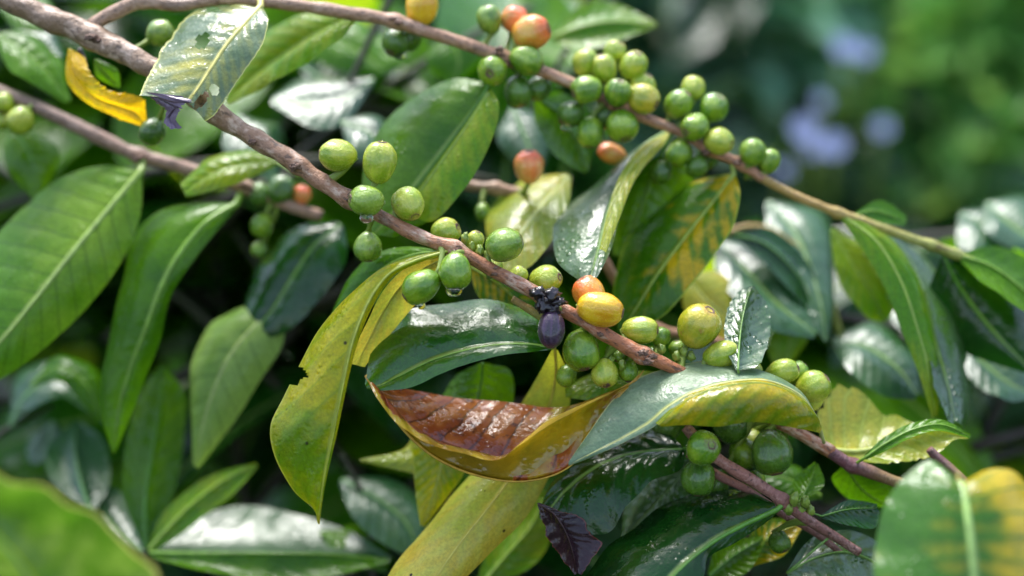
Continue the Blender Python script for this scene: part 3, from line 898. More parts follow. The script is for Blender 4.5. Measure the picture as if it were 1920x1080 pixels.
hleaf(MA, 'green', [(834, 472, .8), (775, 478, 1.4), (715, 505, 1.9), (660, 560, 2.2), (615, 620, 2.3)],
      [(832, 470, .8), (760, 462, 1.9), (700, 478, 2.3), (655, 520, 2.6), (612, 610, 2.5)],
      [(836, 476, .8), (790, 500, 1.1), (735, 540, 1.5), (680, 590, 1.9), (620, 625, 2.2)], pet=(848, 468, .3))
# glossy green leaf reaching left under the branch
hleaf(MA, 'wetgreen', [(1036, 652, .2), (985, 646, .2), (930, 648, .2), (870, 658, .2), (810, 676, .2), (755, 702, .2), (715, 722, .2), (688, 728, .2)],
      [(1032, 640, .3), (1005, 598, 1.2), (950, 570, 1.7), (880, 562, 1.9), (810, 574, 1.8), (745, 598, 1.6), (700, 638, 1.1), (684, 720, .3)],
      [(1034, 656, .2), (985, 662, -.2), (930, 668, -.3), (875, 683, -.3), (820, 704, -.3), (770, 726, -.2), (720, 732, 0), (690, 730, .2)],
      label='glossy green leaf reflecting the sky below the branch', nt_=110, ns_=16, bow=(.10, .15), quilt=.010, wav=.05, wf=3, rib=8, pet=(1050, 640, .2))
# brown dead leaf folded like a boat
hleaf(MA, 'brown', [(686, 704, .5), (725, 765, .1), (775, 825, 0), (830, 866, 0), (900, 893, 0), (975, 903, 0), (1045, 888, 0), (1095, 850, 0), (1130, 795, 0), (1158, 748, .0), (1188, 716, 0), (1206, 694, .1)],
      [(686, 702, .5), (712, 720, 1.3), (765, 731, 1.9), (830, 740, 2.2), (905, 751, 2.3), (980, 759, 2.1), (1040, 763, 1.7), (1090, 755, 1.1), (1130, 740, .6), (1160, 728, .2), (1190, 712, .05), (1208, 692, .1)],
      [(684, 706, .5), (705, 745, -.4), (740, 790, -.8), (800, 830, -1.2), (865, 851, -1.4), (930, 864, -1.5), (975, 832, -1.3), (1025, 790, -1.0), (1075, 765, -.7), (1130, 742, -.35), (1188, 718, 0), (1206, 697, .1)],
      label='dead leaf folded like a boat, brown inside with a yellow rim', nt_=150, ns_=22, bow=(-.10, -.30), quilt=-.008, nv=11, skew=1.8, wav=.02, wf=3, rib=7, seed=3)
# wet leaf to its right, draped over; sky reflection painted grey on top
hleaf(MA, 'dull', [(1534, 792, .4), (1500, 742, -.2), (1440, 715, -.6), (1375, 716, -.8), (1310, 732, -.9), (1255, 762, -.9), (1215, 795, -.9), (1160, 826, -.9), (1110, 850, -.9), (1066, 872, -.8)],
      [(1532, 780, .5), (1500, 735, .7), (1455, 706, .9), (1390, 686, 1.0), (1320, 679, .9), (1250, 688, .7), (1190, 712, .4), (1145, 755, .0), (1110, 805, -.4), (1066, 866, -.8)],
      [(1534, 796, .4), (1498, 752, -.25), (1440, 726, -.8), (1376, 727, -1.0), (1314, 742, -1.1), (1262, 772, -1.1), (1222, 803, -1.0), (1165, 832, -1.0), (1112, 856, -.9), (1068, 873, -.8)],
      label='wet leaf arching over, grey sky reflection in its colour, tip to the lower left', nt_=120, ns_=14, bow=(.08, .1), wav=.05, wf=2.5, quilt=.006, rib=7, pet=(1545, 830, 1.0))
hleaf(MA, 'draped', [(1536, 794, .3), (1500, 745, -.3), (1440, 719, -.8), (1376, 720, -1.0), (1312, 737, -1.1), (1262, 768, -1.1), (1232, 795, -1.1)],
      [(1534, 790, .4), (1498, 740, -.1), (1440, 712, -.5), (1375, 713, -.7), (1308, 729, -.8), (1254, 760, -.8), (1226, 792, -.9)],
      [(1537, 812, .3), (1518, 808, -.6), (1462, 797, -1.1), (1405, 792, -1.3), (1350, 800, -1.4), (1290, 797, -1.3), (1240, 800, -1.1)],
      label='hanging near half of the arching leaf, yellow and green', nt_=80, ns_=12, bow=(.02, .25), wav=.04, wf=3, rib=4)
# long yellow leaf falling behind the brown one
hleaf(MA, 'yellow', [(1040, 652, .8), (1042, 700, 2.0), (1030, 760, 2.9), (1000, 830, 2.9), (955, 900, 2.0), (905, 965, 1.2), (850, 1035, .6), (800, 1110, 0)],
      [(1034, 656, .8), (1008, 705, 2.3), (975, 760, 3.2), (925, 830, 3.4), (878, 897, 3.0), (820, 962, 2.4), (765, 1030, 1.9), (715, 1105, 1.4)],
      [(1046, 656, .8), (1064, 700, 2.2), (1068, 765, 3.1), (1052, 840, 3.2), (1026, 900, 2.6), (985, 972, 1.9), (915, 1042, 1.3), (850, 1108, .8)],
      label='long yellow leaf with black dots falling behind the brown leaf', nt_=130, ns_=14, bow=(.14, .14), quilt=.005, wav=.03, rib=6, pet=(1035, 625, .3))
hleaf(MA, 'bright', [(1250, 700, 1.4), (1180, 712, 1.8), (1110, 722, 2.0), (1060, 735, 2.0)], [(1250, 698, 1.4), (1180, 695, 2.3), (1110, 700, 2.6), (1060, 728, 2.2)],
      [(1250, 705, 1.4), (1180, 735, 1.4), (1110, 750, 1.7), (1060, 745, 2.0)], nt_=40, ns_=7, pet=(1262, 690, .3))
# small upright wet leaf
hleaf(MA, 'silver', [(1384, 694, .8), (1386, 650, .7), (1391, 605, .6), (1400, 565, .6), (1411, 536, .6)],
      [(1380, 694, .8), (1362, 655, .8), (1358, 612, .9), (1368, 570, .9), (1388, 544, .8), (1408, 536, .6)],
      [(1390, 694, .8), (1422, 685, .9), (1438, 650, 1.4), (1446, 610, 1.6), (1436, 568, 1.4), (1414, 536, .7)],
      lean=1.6, label='small upright leaf, dark green left and beaded silver right', nt_=80, ns_=12, jag=.08, rib=5, nv=8, pet=(1390, 745, .9))
# translucent leaf on the right with clear side veins
hleaf(MA, 'pale', [(1552, 842, 2.2), (1610, 845, 2.4), (1665, 832, 2.4), (1710, 815, 2.3), (1760, 805, 2.2), (1818, 818, 2.0)],
      [(1540, 830, 2.3), (1536, 780, 2.9), (1562, 732, 3.4), (1608, 728, 3.7), (1645, 762, 3.6), (1692, 782, 3.4), (1735, 798, 2.8), (1816, 814, 2.0)],
      [(1552, 846, 2.2), (1600, 862, 2.0), (1660, 868, 1.8), (1720, 862, 1.9), (1758, 850, 1.9), (1790, 825, 2.0), (1818, 822, 2.0)],
      label='translucent yellow-green leaf with bitten edge and clear side veins', nt_=110, ns_=16, nv=7, skew=1.6, jag=.10, rib=9, pet=(1545, 845, 1.8), holes=[(.56, -1.0, .05, .17)], quilt=.006)
hleaf(MA, 'green', [(1622, 858, 1.2), (1660, 832, 1.1), (1710, 806, 1.0), (1765, 796, 1.0), (1820, 818, 1.1)], [(1620, 855, 1.2), (1655, 822, 1.4), (1710, 793, 1.4), (1768, 787, 1.3), (1820, 815, 1.1)],
      [(1624, 862, 1.2), (1668, 842, .9), (1715, 818, .8), (1765, 808, .8), (1818, 822, 1.0)], label='slim green curling leaf in front of the translucent one', nt_=50, ns_=7, rib=6, pet=(1600, 872, 1.6), bow=(.2, .2))
hleaf(MA, 'green', [(1585, 870, 2.4), (1610, 910, 2.8), (1640, 935, 3.0), (1680, 950, 3.1)], [(1580, 872, 2.4), (1560, 900, 3.1), (1600, 940, 3.4), (1680, 955, 3.2)],
      [(1590, 868, 2.4), (1650, 885, 2.5), (1680, 920, 2.7), (1690, 948, 3.0)], nt_=40, ns_=7, pet=(1590, 868, 1.7))

for b in [('l', 633, 291, .6, 37, 30, 175, 10), ('l', 711, 304, .2, 41, 33, 80, 12), ('v', 687, 376, -.5, 34, 31, 175, 20), ('l', 765, 382, .4, 35, 31, -60, 30), ('v', 690, 463, 1.5, 29, 27, -90, 10),
          ('l', 835, 434, 1.2, 29, 27, 20, 20), ('v', 946, 459, -.1, 37, 33, 20, 10), ('g', 853, 509, -.7, 37, 32, -85, 10), ('g', 789, 537, -.7, 40, 32, 215, 8), ('l', 972, 517, .8, 20, 18),
          ('l', 1023, 524, .7, 33, 28, 10, 30), ('o', 1104, 549, .6, 33, 31, 120, 10), ('y', 1126, 579, -.3, 46, 34, -12, 8), ('g', 1090, 657, .4, 40, 37, -80, 20), ('l', 1134, 700, .3, 29, 26, -85, 35),
          ('g', 1178, 696, .7, 22, 19, -90, 20), ('l', 1200, 619, .5, 36, 27, 0, 15), ('t', 1310, 612, .6, 45, 41, 60, 30), ('l', 1353, 665, .4, 36, 27, 20, 10), ('l', 1467, 697, 1.0, 33, 25, 15, 20),
          ('l', 1525, 726, 1.4, 34, 31, 40, 20), ('l', 1516, 748, 1.7, 28, 26), ('g', 1160, 668, .8, 13, 12), ('v', 1150, 660, 1.4, 17, 16), ('l', 890, 452, .9, 21, 18, 70, 20),
          ('g', 1270, 655, 1.6, 18, 17), ('d', 1375, 795, 1.8, 40, 36), ('d', 1300, 770, 2.2, 34, 32), ('d', 1447, 848, .9, 45, 41, -80, 15), ('g', 1395, 850, 1.8, 31, 28, -40, 30),
          ('d', 1250, 800, 2.6, 30, 28), ('l', 1408, 702, 1.5, 27, 24), ('g', 1240, 632, 1.2, 20, 18), ('g', 1062, 705, 1.3, 22, 20), ('l', 1392, 660, 1.6, 22, 20), ('d', 1225, 668, 1.5, 20, 19), ('g', 1495, 700, 2.0, 24, 22), ('d', 1345, 905, 1.6, 26, 24), ('g', 1415, 905, 1.9, 24, 22), ('g', 1115, 625, 1.4, 22, 20), ('l', 925, 500, 1.3, 20, 18), ('v', 300, 62, 3.6, 27, 25), ('d', 285, 247, 3.2, 27, 25), ('l', 1410, 830, 2.6, 26, 24)]:
    kx, x_, y_, z_, r1, r2 = b[:6]
    berry(MA, MW, kx, x_, y_, z_, r1, r2, *(b[6:] if len(b) > 6 else ()))
berry(MA, MW, 'k', 1034, 617, -.5, 38, 27, -92, 10, label='black shrivelled berry')


def lump(name, x, y, z, r, parent, mat, seed, squash=(1, 1, 1), amp=.5):
    me = sphere_mesh(name, 18, 12, False)
    k = M_PER_PX(z) * r
    for v in me.vertices:
        c = v.co.copy()
        f = 1 + amp * mnoise.noise(c * 1.8 + Vector((seed, 0, 0))) + amp * .5 * mnoise.noise(c * 4.5 + Vector((0, seed, 0)))
        v.co = Vector((c.x * squash[0], c.y * squash[1], c.z * squash[2])) * f * k
    return link_mesh(name, me, mat, parent, P(x, y, z))


for i, (x, y, r, sq) in enumerate([(1008, 548, 14, (1, 1, .7)), (1032, 552, 15, (1.2, 1, .7)), (1022, 570, 15, (.9, 1, 1.2)), (1046, 566, 12, (1.2, 1, .7)), (1012, 572, 10, (.8, 1, 1.3)), (1038, 580, 12, (1, 1, 1))]):
    lump('withered_bud', x, y, -.45, r, MA, M_BLACK, i * 3.1, sq, .8)

# ---- lower right twin branch
LO, LW = branch('lower right reddish branch with a green berry at its upper end',
                [(1285, 800, .5, 20), (1330, 848, .3, 22), (1390, 888, .2, 23), (1440, 920, .1, 22), (1475, 945, .1, 22), (1520, 978, .2, 20), (1560, 1003, .3, 18), (1610, 1035, .6, 16)], MB['lower'],
                nodes=[(1468, 940, .5), (1335, 850, .2)], n=80)
LO2, LW2 = branch('thin pinkish twin stem running just below the reddish branch',
                  [(1290, 850, .9, 15), (1345, 890, .9, 16), (1400, 918, 1.0, 16), (1470, 965, 1.1, 15), (1530, 1000, 1.2, 14), (1580, 1040, 1.3, 13)], MB['lower'], n=60)
hleaf(LO, 'deep', [(1456, 956, -.5), (1400, 982, -.7), (1345, 1012, -.9), (1295, 1050, -1.1), (1255, 1090, -1.2), (1220, 1140, -1.2)],
      [(1452, 944, -.4), (1400, 921, .5), (1330, 919, 1.0), (1250, 942, 1.2), (1180, 992, 1.1), (1125, 1045, .8), (1090, 1100, .3), (1150, 1150, -.5)],
      [(1458, 962, -.5), (1425, 988, -.6), (1378, 1018, -.75), (1330, 1045, -.9), (1318, 1085, -1.2), (1290, 1120, -1.2), (1230, 1150, -1.2)],
      lean=.4, label='big dark leaf with a bright midrib at the bottom', nt_=100, ns_=14, rib=11, bow=(.14, .06), quilt=.007, pet=(1470, 944, 0))
hleaf(LO, 'deep', [(1282, 842, 1.6), (1225, 846, 1.6), (1165, 856, 1.6), (1110, 880, 1.5), (1060, 920, 1.4), (1015, 975, 1.3)],
      [(1280, 838, 1.6), (1240, 805, 2.5), (1180, 810, 2.9), (1110, 840, 2.8), (1050, 880, 2.4), (1012, 960, 1.6)],
      [(1284, 846, 1.6), (1276, 880, 1.0), (1215, 908, .6), (1175, 950, .3), (1135, 1000, .4), (1030, 990, 1.0)],
      label='very glossy dark green leaf, strongly rippled between veins', nt_=110, ns_=16, rib=6, bow=(.1, .1), quilt=.022, nv=7, skew=1.8, wav=.05, pet=(1300, 835, .6))
hleaf(LO, 'silver', [(1300, 860, 2.4), (1270, 900, 2.6), (1225, 950, 2.8), (1170, 1010, 3.0)], [(1296, 858, 2.4), (1220, 890, 3.4), (1175, 940, 3.6), (1165, 1005, 3.1)],
      [(1305, 864, 2.4), (1310, 915, 1.9), (1270, 975, 2.1), (1175, 1015, 2.9)], label='leaf with lavender sky reflection above the big dark leaf', pet=(1330, 850, .6), rib=5)
hleaf(LO, 'purple', [(1008, 944, .4), (1040, 965, 0), (1062, 1000, -.2), (1075, 1040, -.2), (1082, 1075, -.1)],
      [(1010, 942, .4), (1052, 958, .6), (1092, 972, .7), (1112, 1004, .5), (1126, 1022, .3), (1090, 1078, -.1)],
      [(1008, 948, .4), (1020, 985, .3), (1030, 1012, .2), (1052, 1045, .1), (1078, 1078, -.1)], label='dead dark purple curled leaf', nt_=70, ns_=10, bow=(.25, .1), jag=.10, rib=3, wav=.08)
hleaf(LO, 'deep', [(1540, 968, .8), (1590, 955, 1.0), (1645, 952, 1.3)], [(1540, 965, .8), (1590, 938, 1.4), (1645, 945, 1.5)], [(1542, 972, .8), (1590, 985, .7), (1640, 990, 1.0), (1650, 960, 1.3)],
      nt_=40, ns_=7, pet=(1478, 946, .1), rib=4)
hleaf(LO, 'silver', [(1475, 1075, .8), (1530, 1045, 1.0), (1590, 1035, 1.2), (1650, 1060, 1.2), (1700, 1110, 1.2)], [(1475, 1070, .8), (1520, 1010, 1.7), (1590, 995, 2.1), (1650, 1020, 2.0), (1705, 1100, 1.3)],
      [(1478, 1080, .8), (1540, 1090, .5), (1600, 1110, .4), (1690, 1120, 1.0)], label='bluish dark leaf with a sky sheen at the bottom right', pet=(1560, 1003, .3), rib=5, nt_=60)
hleaf(LO, 'green', [(1500, 940, 1.6), (1520, 900, 2.0), (1530, 870, 2.2)], [(1497, 940, 1.6), (1488, 900, 2.2), (1528, 865, 2.2)], [(1503, 940, 1.6), (1545, 910, 2.0), (1534, 868, 2.2)], nt_=30, ns_=5, pet=(1480, 944, .2), rib=4)
berry(LO, LW, 'g', 1318, 840, -.5, 35, 34, 35, 62, label='round green berry whose brown eye faces the viewer')
berry(LO, LW, 'd', 1310, 896, .3, 36, 33, -90, 10)
berry(LO, LW, 'd', 1462, 1016, 1.3, 22, 21, -60, 30)
for i, (x, y, r) in enumerate([(1490, 935, 9), (1510, 940, 8), (1478, 952, 9), (1500, 955, 8), (1520, 958, 8)]):
    lump('leaf_bud', x, y, -.2 + .1 * i, r, LO, M_STALK, i * 2.2, (1, 1, 1.5), .4)

PU, PW = branch('short dark purple twig end beside the blurred bottom right leaf', [(1742, 842, 1.6, 15), (1765, 866, 1.6, 22), (1790, 890, 1.6, 26), (1815, 912, 1.6, 18)], MB['purple'], n=30)

# ---- left branch, behind
LE, LEW = branch('blurred grey-brown branch on the left behind the main one',
                 [(-60, 150, 6, 26), (0, 172, 6, 26), (60, 197, 6, 27), (130, 230, 6, 27), (200, 265, 6.1, 27), (262, 292, 6.2, 27), (330, 310, 6.2, 26), (380, 325, 6.3, 25), (460, 352, 6.4, 24), (540, 385, 6.5, 24), (603, 406, 6.6, 22)],
                 MB['left'], nodes=[(262, 292, .35), (460, 352, .3)], n=110)
hleaf(LE, 'veined', [(264, 322, 5.5), (200, 398, 4.9), (140, 470, 4.4), (80, 545, 4.0), (15, 625, 3.8), (-60, 710, 3.8)],
      [(258, 320, 5.5), (190, 312, 6.2), (110, 335, 6.6), (40, 395, 6.5), (-30, 470, 5.9), (-90, 580, 5.0), (-100, 690, 4.0)],
      [(268, 326, 5.5), (262, 410, 5.1), (225, 495, 4.9), (160, 580, 4.7), (80, 655, 4.4), (0, 712, 4.1), (-60, 740, 3.9)],
      label='large ribbed leaf at the left edge, light upper half and dark lower half', nt_=110, ns_=14, bow=(.05, .10), quilt=.022, nv=12, skew=1.6, rib=15, wav=.02, pet=(268, 298, 6.1))
hleaf(LE, 'green', [(442, 384, 6.0), (385, 420, 5.2), (335, 480, 4.8), (300, 545, 4.7), (272, 620, 4.8), (245, 690, 5.0), (222, 770, 5.2), (212, 850, 5.3)],
      [(440, 380, 6.0), (370, 378, 6.4), (300, 400, 6.6), (245, 455, 6.4), (232, 530, 6.0), (210, 610, 5.8), (190, 700, 5.7), (192, 780, 5.5), (210, 845, 5.3)],
      [(444, 390, 6), (402, 438, 5.1), (355, 500, 4.8), (318, 560, 4.9), (300, 640, 5.1), (272, 710, 5.2), (245, 780, 5.3), (215, 850, 5.3)],
      label='drooping bright green leaf with a pale curved midrib', nt_=100, ns_=12, rib=15, quilt=.008, wav=.06, wf=3, pet=(455, 358, 6.4))
hleaf(LE, 'bright', [(520, 305, 5.0), (465, 310, 4.8), (405, 325, 4.6), (345, 360, 4.6)], [(518, 300, 5.0), (465, 282, 5.5), (395, 295, 5.4), (338, 345, 4.8)],
      [(522, 310, 5.0), (478, 330, 4.5), (420, 352, 4.2), (350, 370, 4.5)], label='yellow-green leaf above the drooping leaf', nt_=50, rib=6, pet=(560, 330, 4))
hleaf(LE, 'soft', [(535, 570, 7.0), (480, 610, 6.4), (430, 670, 6.0), (398, 740, 5.9), (378, 810, 5.9), (368, 875, 6.0)],
      [(532, 566, 7.0), (460, 575, 7.4), (395, 610, 7.3), (362, 670, 6.9), (358, 750, 6.4), (362, 870, 6.0)],
      [(540, 575, 7), (528, 650, 6.3), (490, 710, 6.1), (450, 775, 6.1), (410, 830, 6.0), (372, 878, 6.0)], label='pale hanging leaf with shaded cross veins', nt_=80, ns_=12, quilt=.022, nv=8, skew=1.2, rib=8)
hleaf(LE, 'deep', [(640, 420, 7.0), (590, 460, 6.6), (550, 520, 6.4), (505, 590, 6.4), (450, 640, 6.5)], [(636, 416, 7.0), (560, 425, 7.6), (505, 470, 7.8), (470, 540, 7.4), (445, 635, 6.6)],
      [(645, 425, 7.0), (648, 490, 6.2), (600, 560, 6.0), (540, 620, 6.0), (455, 645, 6.5)], label='dark leaf with a bluish wet patch', rib=6, nt_=70, ns_=10)
for b in [('l', 38, 226, 5.6, 28, 27), ('l', 8, 192, 5.9, 22, 21), ('l', 5, 226, 6.2, 20, 18), ('p', 567, 365, 6.6, 19, 17), ('d', 527, 356, 6.4, 30, 27), ('d', 487, 365, 6.5, 24, 22), ('g', 491, 422, 6.5, 24, 22), ('g', 486, 468, 6.7, 17, 15)]:
    berry(LE, LEW, b[0], *b[1:6])
DR, DW = branch('withered yellow leaf hanging on a dark twig by the upper left fork', [(148, 92, 3.6, 10), (156, 108, 3.6, 10), (160, 120, 3.6, 9)], M_BLACK, group=None, name='withered_twig', cat='twig', n=10, seg=8)
hleaf(DR, 'withered', [(132, 92, 3.6), (142, 140, 3.4), (178, 180, 3.3), (220, 198, 3.3), (252, 210, 3.4), (272, 232, 3.5)],
      [(128, 92, 3.7), (124, 150, 3.8), (160, 190, 3.8), (212, 216, 3.7), (248, 230, 3.6), (266, 236, 3.5)],
      [(160, 108, 3.5), (170, 138, 2.9), (205, 170, 2.9), (240, 178, 3.0), (270, 186, 3.2), (275, 228, 3.5)], label='curled bright yellow withered leaf', nt_=70, ns_=10, wav=.12, wf=2, jag=.15, rib=4, bow=(.3, .3))
hleaf(DR, 'green', [(178, 112, 4.0), (200, 138, 4.0), (224, 164, 4.0)], [(176, 116, 4), (182, 145, 4.1), (222, 166, 4)], [(182, 110, 4), (220, 130, 3.9), (226, 162, 4)], nt_=30, ns_=5, rib=3, label='little green leaf beside it')

# ---- middle branch behind, carrying the red berry
MI, MIW = branch('blurred pink twig behind the centre with one round red berry',
                 [(800, 325, 6.5, 18), (868, 346, 6.2, 20), (930, 354, 6, 20), (1000, 370, 6, 20), (1090, 420, 6.2, 18), (1180, 570, 6.2, 17), (1240, 618, 6, 18), (1300, 628, 6, 17), (1380, 650, 6.2, 15)], MB['upper'], n=100,
                 nodes=[(930, 354, .4)])
berry(MI, MIW, 'p', 992, 312, 4.2, 33, 30, 90, 20, label='round red berry')
berry(MI, MIW, 'g', 905, 398, 5.6, 18, 15)
berry(MI, MIW, 'o', 1148, 288, 5.2, 30, 20, 160, 10)
hleaf(MI, 'pale', [(1068, 330, 4.6), (1030, 370, 4.2), (990, 420, 3.9), (955, 470, 3.8), (930, 520, 3.8)], [(1062, 325, 4.7), (1000, 332, 5.4), (945, 362, 5.6), (912, 410, 5.2), (918, 505, 4.0)],
      [(1072, 332, 4.6), (1066, 380, 3.9), (1040, 440, 3.5), (1000, 495, 3.5), (935, 525, 3.8)], lean=1.5, label='shiny pale yellow leaf behind the middle of the branch', nt_=70, ns_=12, rib=6, bow=(.1, .1), pet=(1060, 400, 5.8))
hleaf(MI, 'mottled', [(880, 500, 3.0), (930, 530, 3.0), (975, 570, 3.1), (1020, 620, 3.2)], [(880, 495, 3.0), (940, 495, 3.6), (1000, 545, 3.7), (1025, 615, 3.3)],
      [(878, 505, 3.0), (900, 560, 2.7), (950, 610, 2.7), (1015, 625, 3.1)], label='yellow-flecked leaf under the middle of the branch', rib=5, nt_=60)
hleaf(MI, 'dark', [(905, 680, 3.2), (900, 730, 3.6), (880, 790, 3.8), (850, 850, 3.8)], [(900, 680, 3.2), (850, 710, 4.2), (820, 780, 4.4), (840, 850, 4.0)],
      [(912, 680, 3.2), (960, 700, 3.9), (950, 780, 4.1), (860, 855, 3.9)], rib=5, nt_=50)
hleaf(MI, 'olive', [(830, 830, 3.6), (828, 870, 3.4), (815, 920, 3.4), (792, 985, 3.4)], [(768, 825, 3.9), (775, 870, 3.8), (780, 930, 3.6), (788, 985, 3.4)],
      [(880, 850, 3.6), (868, 890, 3.4), (840, 930, 3.4), (796, 988, 3.4)], label='narrow olive leaf pointing down below the brown leaf', rib=5, nt_=50)
hleaf(MI, 'pale', [(860, 835, 4.2), (800, 845, 4.1), (740, 858, 4.1), (674, 862, 4.1)], [(860, 830, 4.2), (790, 812, 4.6), (750, 845, 4.4), (676, 860, 4.1)],
      [(860, 845, 4.2), (800, 888, 3.9), (750, 882, 3.9), (678, 866, 4.1)], label='pale pointed leaf tip left of the olive leaf', rib=4, nt_=50)

# ---- a shoot behind on the right, with sky-lit leaves
SR, SRW = branch('blurred shoot behind the right side with large leaves shining lavender', [(1290, 500, 9, 10), (1380, 430, 9, 12), (1460, 440, 9, 13), (1540, 520, 9, 12), (1580, 640, 9, 12)], MB['tip'], n=60, group=None, name='coffee_shoot', cat='coffee shoot')
for (kind, m_, l_, r_, lab) in [
    ('sheen', [(1440, 378, 9.5), (1490, 440, 8.6), (1520, 510, 8.2), (1540, 580, 8.0), (1548, 640, 8)], [(1436, 380, 9.5), (1440, 450, 8.4), (1480, 530, 8), (1545, 640, 8)], [(1446, 376, 9.5), (1540, 400, 10.6), (1570, 480, 10.4), (1552, 640, 8.2)], 'broad lavender-shining leaf under the green tip'),
    ('sheen', [(1340, 450, 8.6), (1400, 510, 7.8), (1460, 575, 7.4), (1530, 625, 7.4)], [(1338, 455, 8.5), (1350, 530, 7.2), (1430, 610, 6.8), (1525, 635, 7.3)], [(1345, 446, 8.6), (1430, 460, 9.2), (1500, 530, 9.0), (1535, 620, 7.6)], 'pale blue sky-lit leaf beside the small upright leaf'),
    ('deep', [(1380, 440, 7.9), (1440, 460, 7.8), (1500, 520, 7.4), (1528, 590, 7.0)], [(1380, 436, 7.9), (1450, 430, 8.6), (1520, 500, 8.2), (1532, 590, 7.2)], [(1378, 446, 7.9), (1430, 490, 7.4), (1480, 540, 7.0), (1524, 592, 7)], 'dark narrow leaf crossing the pale ones'),
    ('pale', [(1290, 520, 6.8), (1320, 560, 6.6), (1370, 600, 6.6)], [(1285, 522, 6.8), (1285, 580, 6.4), (1360, 640, 6.5)], [(1295, 516, 6.8), (1350, 510, 7.4), (1400, 590, 7)], None),
    ('bright', [(1480, 590, 7), (1480, 640, 6.8), (1465, 690, 6.6)], [(1476, 590, 7), (1440, 640, 6.8), (1450, 690, 6.6)], [(1484, 590, 7), (1512, 640, 7.2), (1475, 692, 6.8)], None),
    ('bright', [(1560, 430, 7), (1600, 500, 6.6), (1640, 560, 6.5), (1660, 600, 6.5)], [(1556, 432, 7), (1570, 520, 6.4), (1620, 590, 6.2), (1655, 605, 6.4)], [(1566, 428, 7), (1640, 480, 7.2), (1680, 560, 7), (1664, 602, 6.6)], None),
    ('sheen', [(1560, 640, 8), (1620, 650, 7.6), (1680, 690, 7.2), (1720, 740, 7.0)], [(1560, 645, 8), (1590, 700, 6.8), (1650, 740, 6.6), (1715, 750, 7)], [(1560, 636, 8), (1640, 610, 9), (1720, 660, 8.8), (1725, 735, 7.3)], 'blue-grey leaf low behind the hanging silver leaf'),
    ('sheen', [(1800, 640, 8), (1840, 680, 7.6), (1890, 720, 7.4), (1940, 740, 7.4)], [(1798, 645, 8), (1820, 710, 7), (1880, 750, 6.8), (1935, 748, 7.3)], [(1805, 636, 8), (1870, 640, 9), (1930, 680, 8.8), (1945, 735, 7.6)], 'wet leaf at the right edge catching the sky'),
    ('sheen', [(1640, 560, 9.6), (1700, 570, 9.4), (1760, 620, 9)], [(1640, 565, 9.6), (1690, 620, 8.6), (1755, 640, 8.9)], [(1640, 555, 9.6), (1720, 530, 10.4), (1775, 600, 10)], None),
    ('sheen', [(1850, 380, 11), (1890, 420, 10.4), (1950, 460, 10)], [(1845, 385, 11), (1850, 440, 9.8), (1940, 480, 9.8)], [(1855, 376, 11), (1930, 370, 12), (1980, 440, 11)], None),
    ('sheen', [(1800, 400, 11), (1850, 430, 10.5), (1890, 480, 10.2)], [(1796, 405, 11), (1800, 460, 10), (1880, 490, 10)], [(1804, 396, 11), (1870, 395, 12), (1900, 470, 11)], None),
    ('green', [(1850, 600, 7), (1890, 580, 7.2), (1940, 590, 7.4)], [(1848, 596, 7), (1890, 562, 7.8), (1940, 580, 7.6)], [(1850, 606, 7), (1890, 612, 6.8), (1940, 600, 7.2)], None),
]:
    hleaf(SR, kind, m_, l_, r_, label=lab, rib=5, nt_=50, ns_=8, wav=.07, wf=rng.uniform(1.2, 3), lean=1.3 if kind == 'sheen' else 0)

# ---- shoots behind on the lower left
def back_shoot(label, stem, leaves, mat='thicket'):
    leaves = [('sheen' if q[0] == 'silver' else q[0],) + tuple(q[1:]) for q in leaves]
    rt, W = branch(label, stem, MB[mat], n=40, group='blurred leafy shoots behind the fruiting branches', name='coffee_shoot', cat='coffee shoot', seg=10)
    for (kind, m_, l_, r_, lab) in leaves:
        hleaf(rt, kind, m_, l_, r_, label=lab, rib=8, nt_=56, ns_=8, wav=.07, wf=rng.uniform(1.2, 3), lean=.8 if kind == 'sheen' else 0)
    return rt


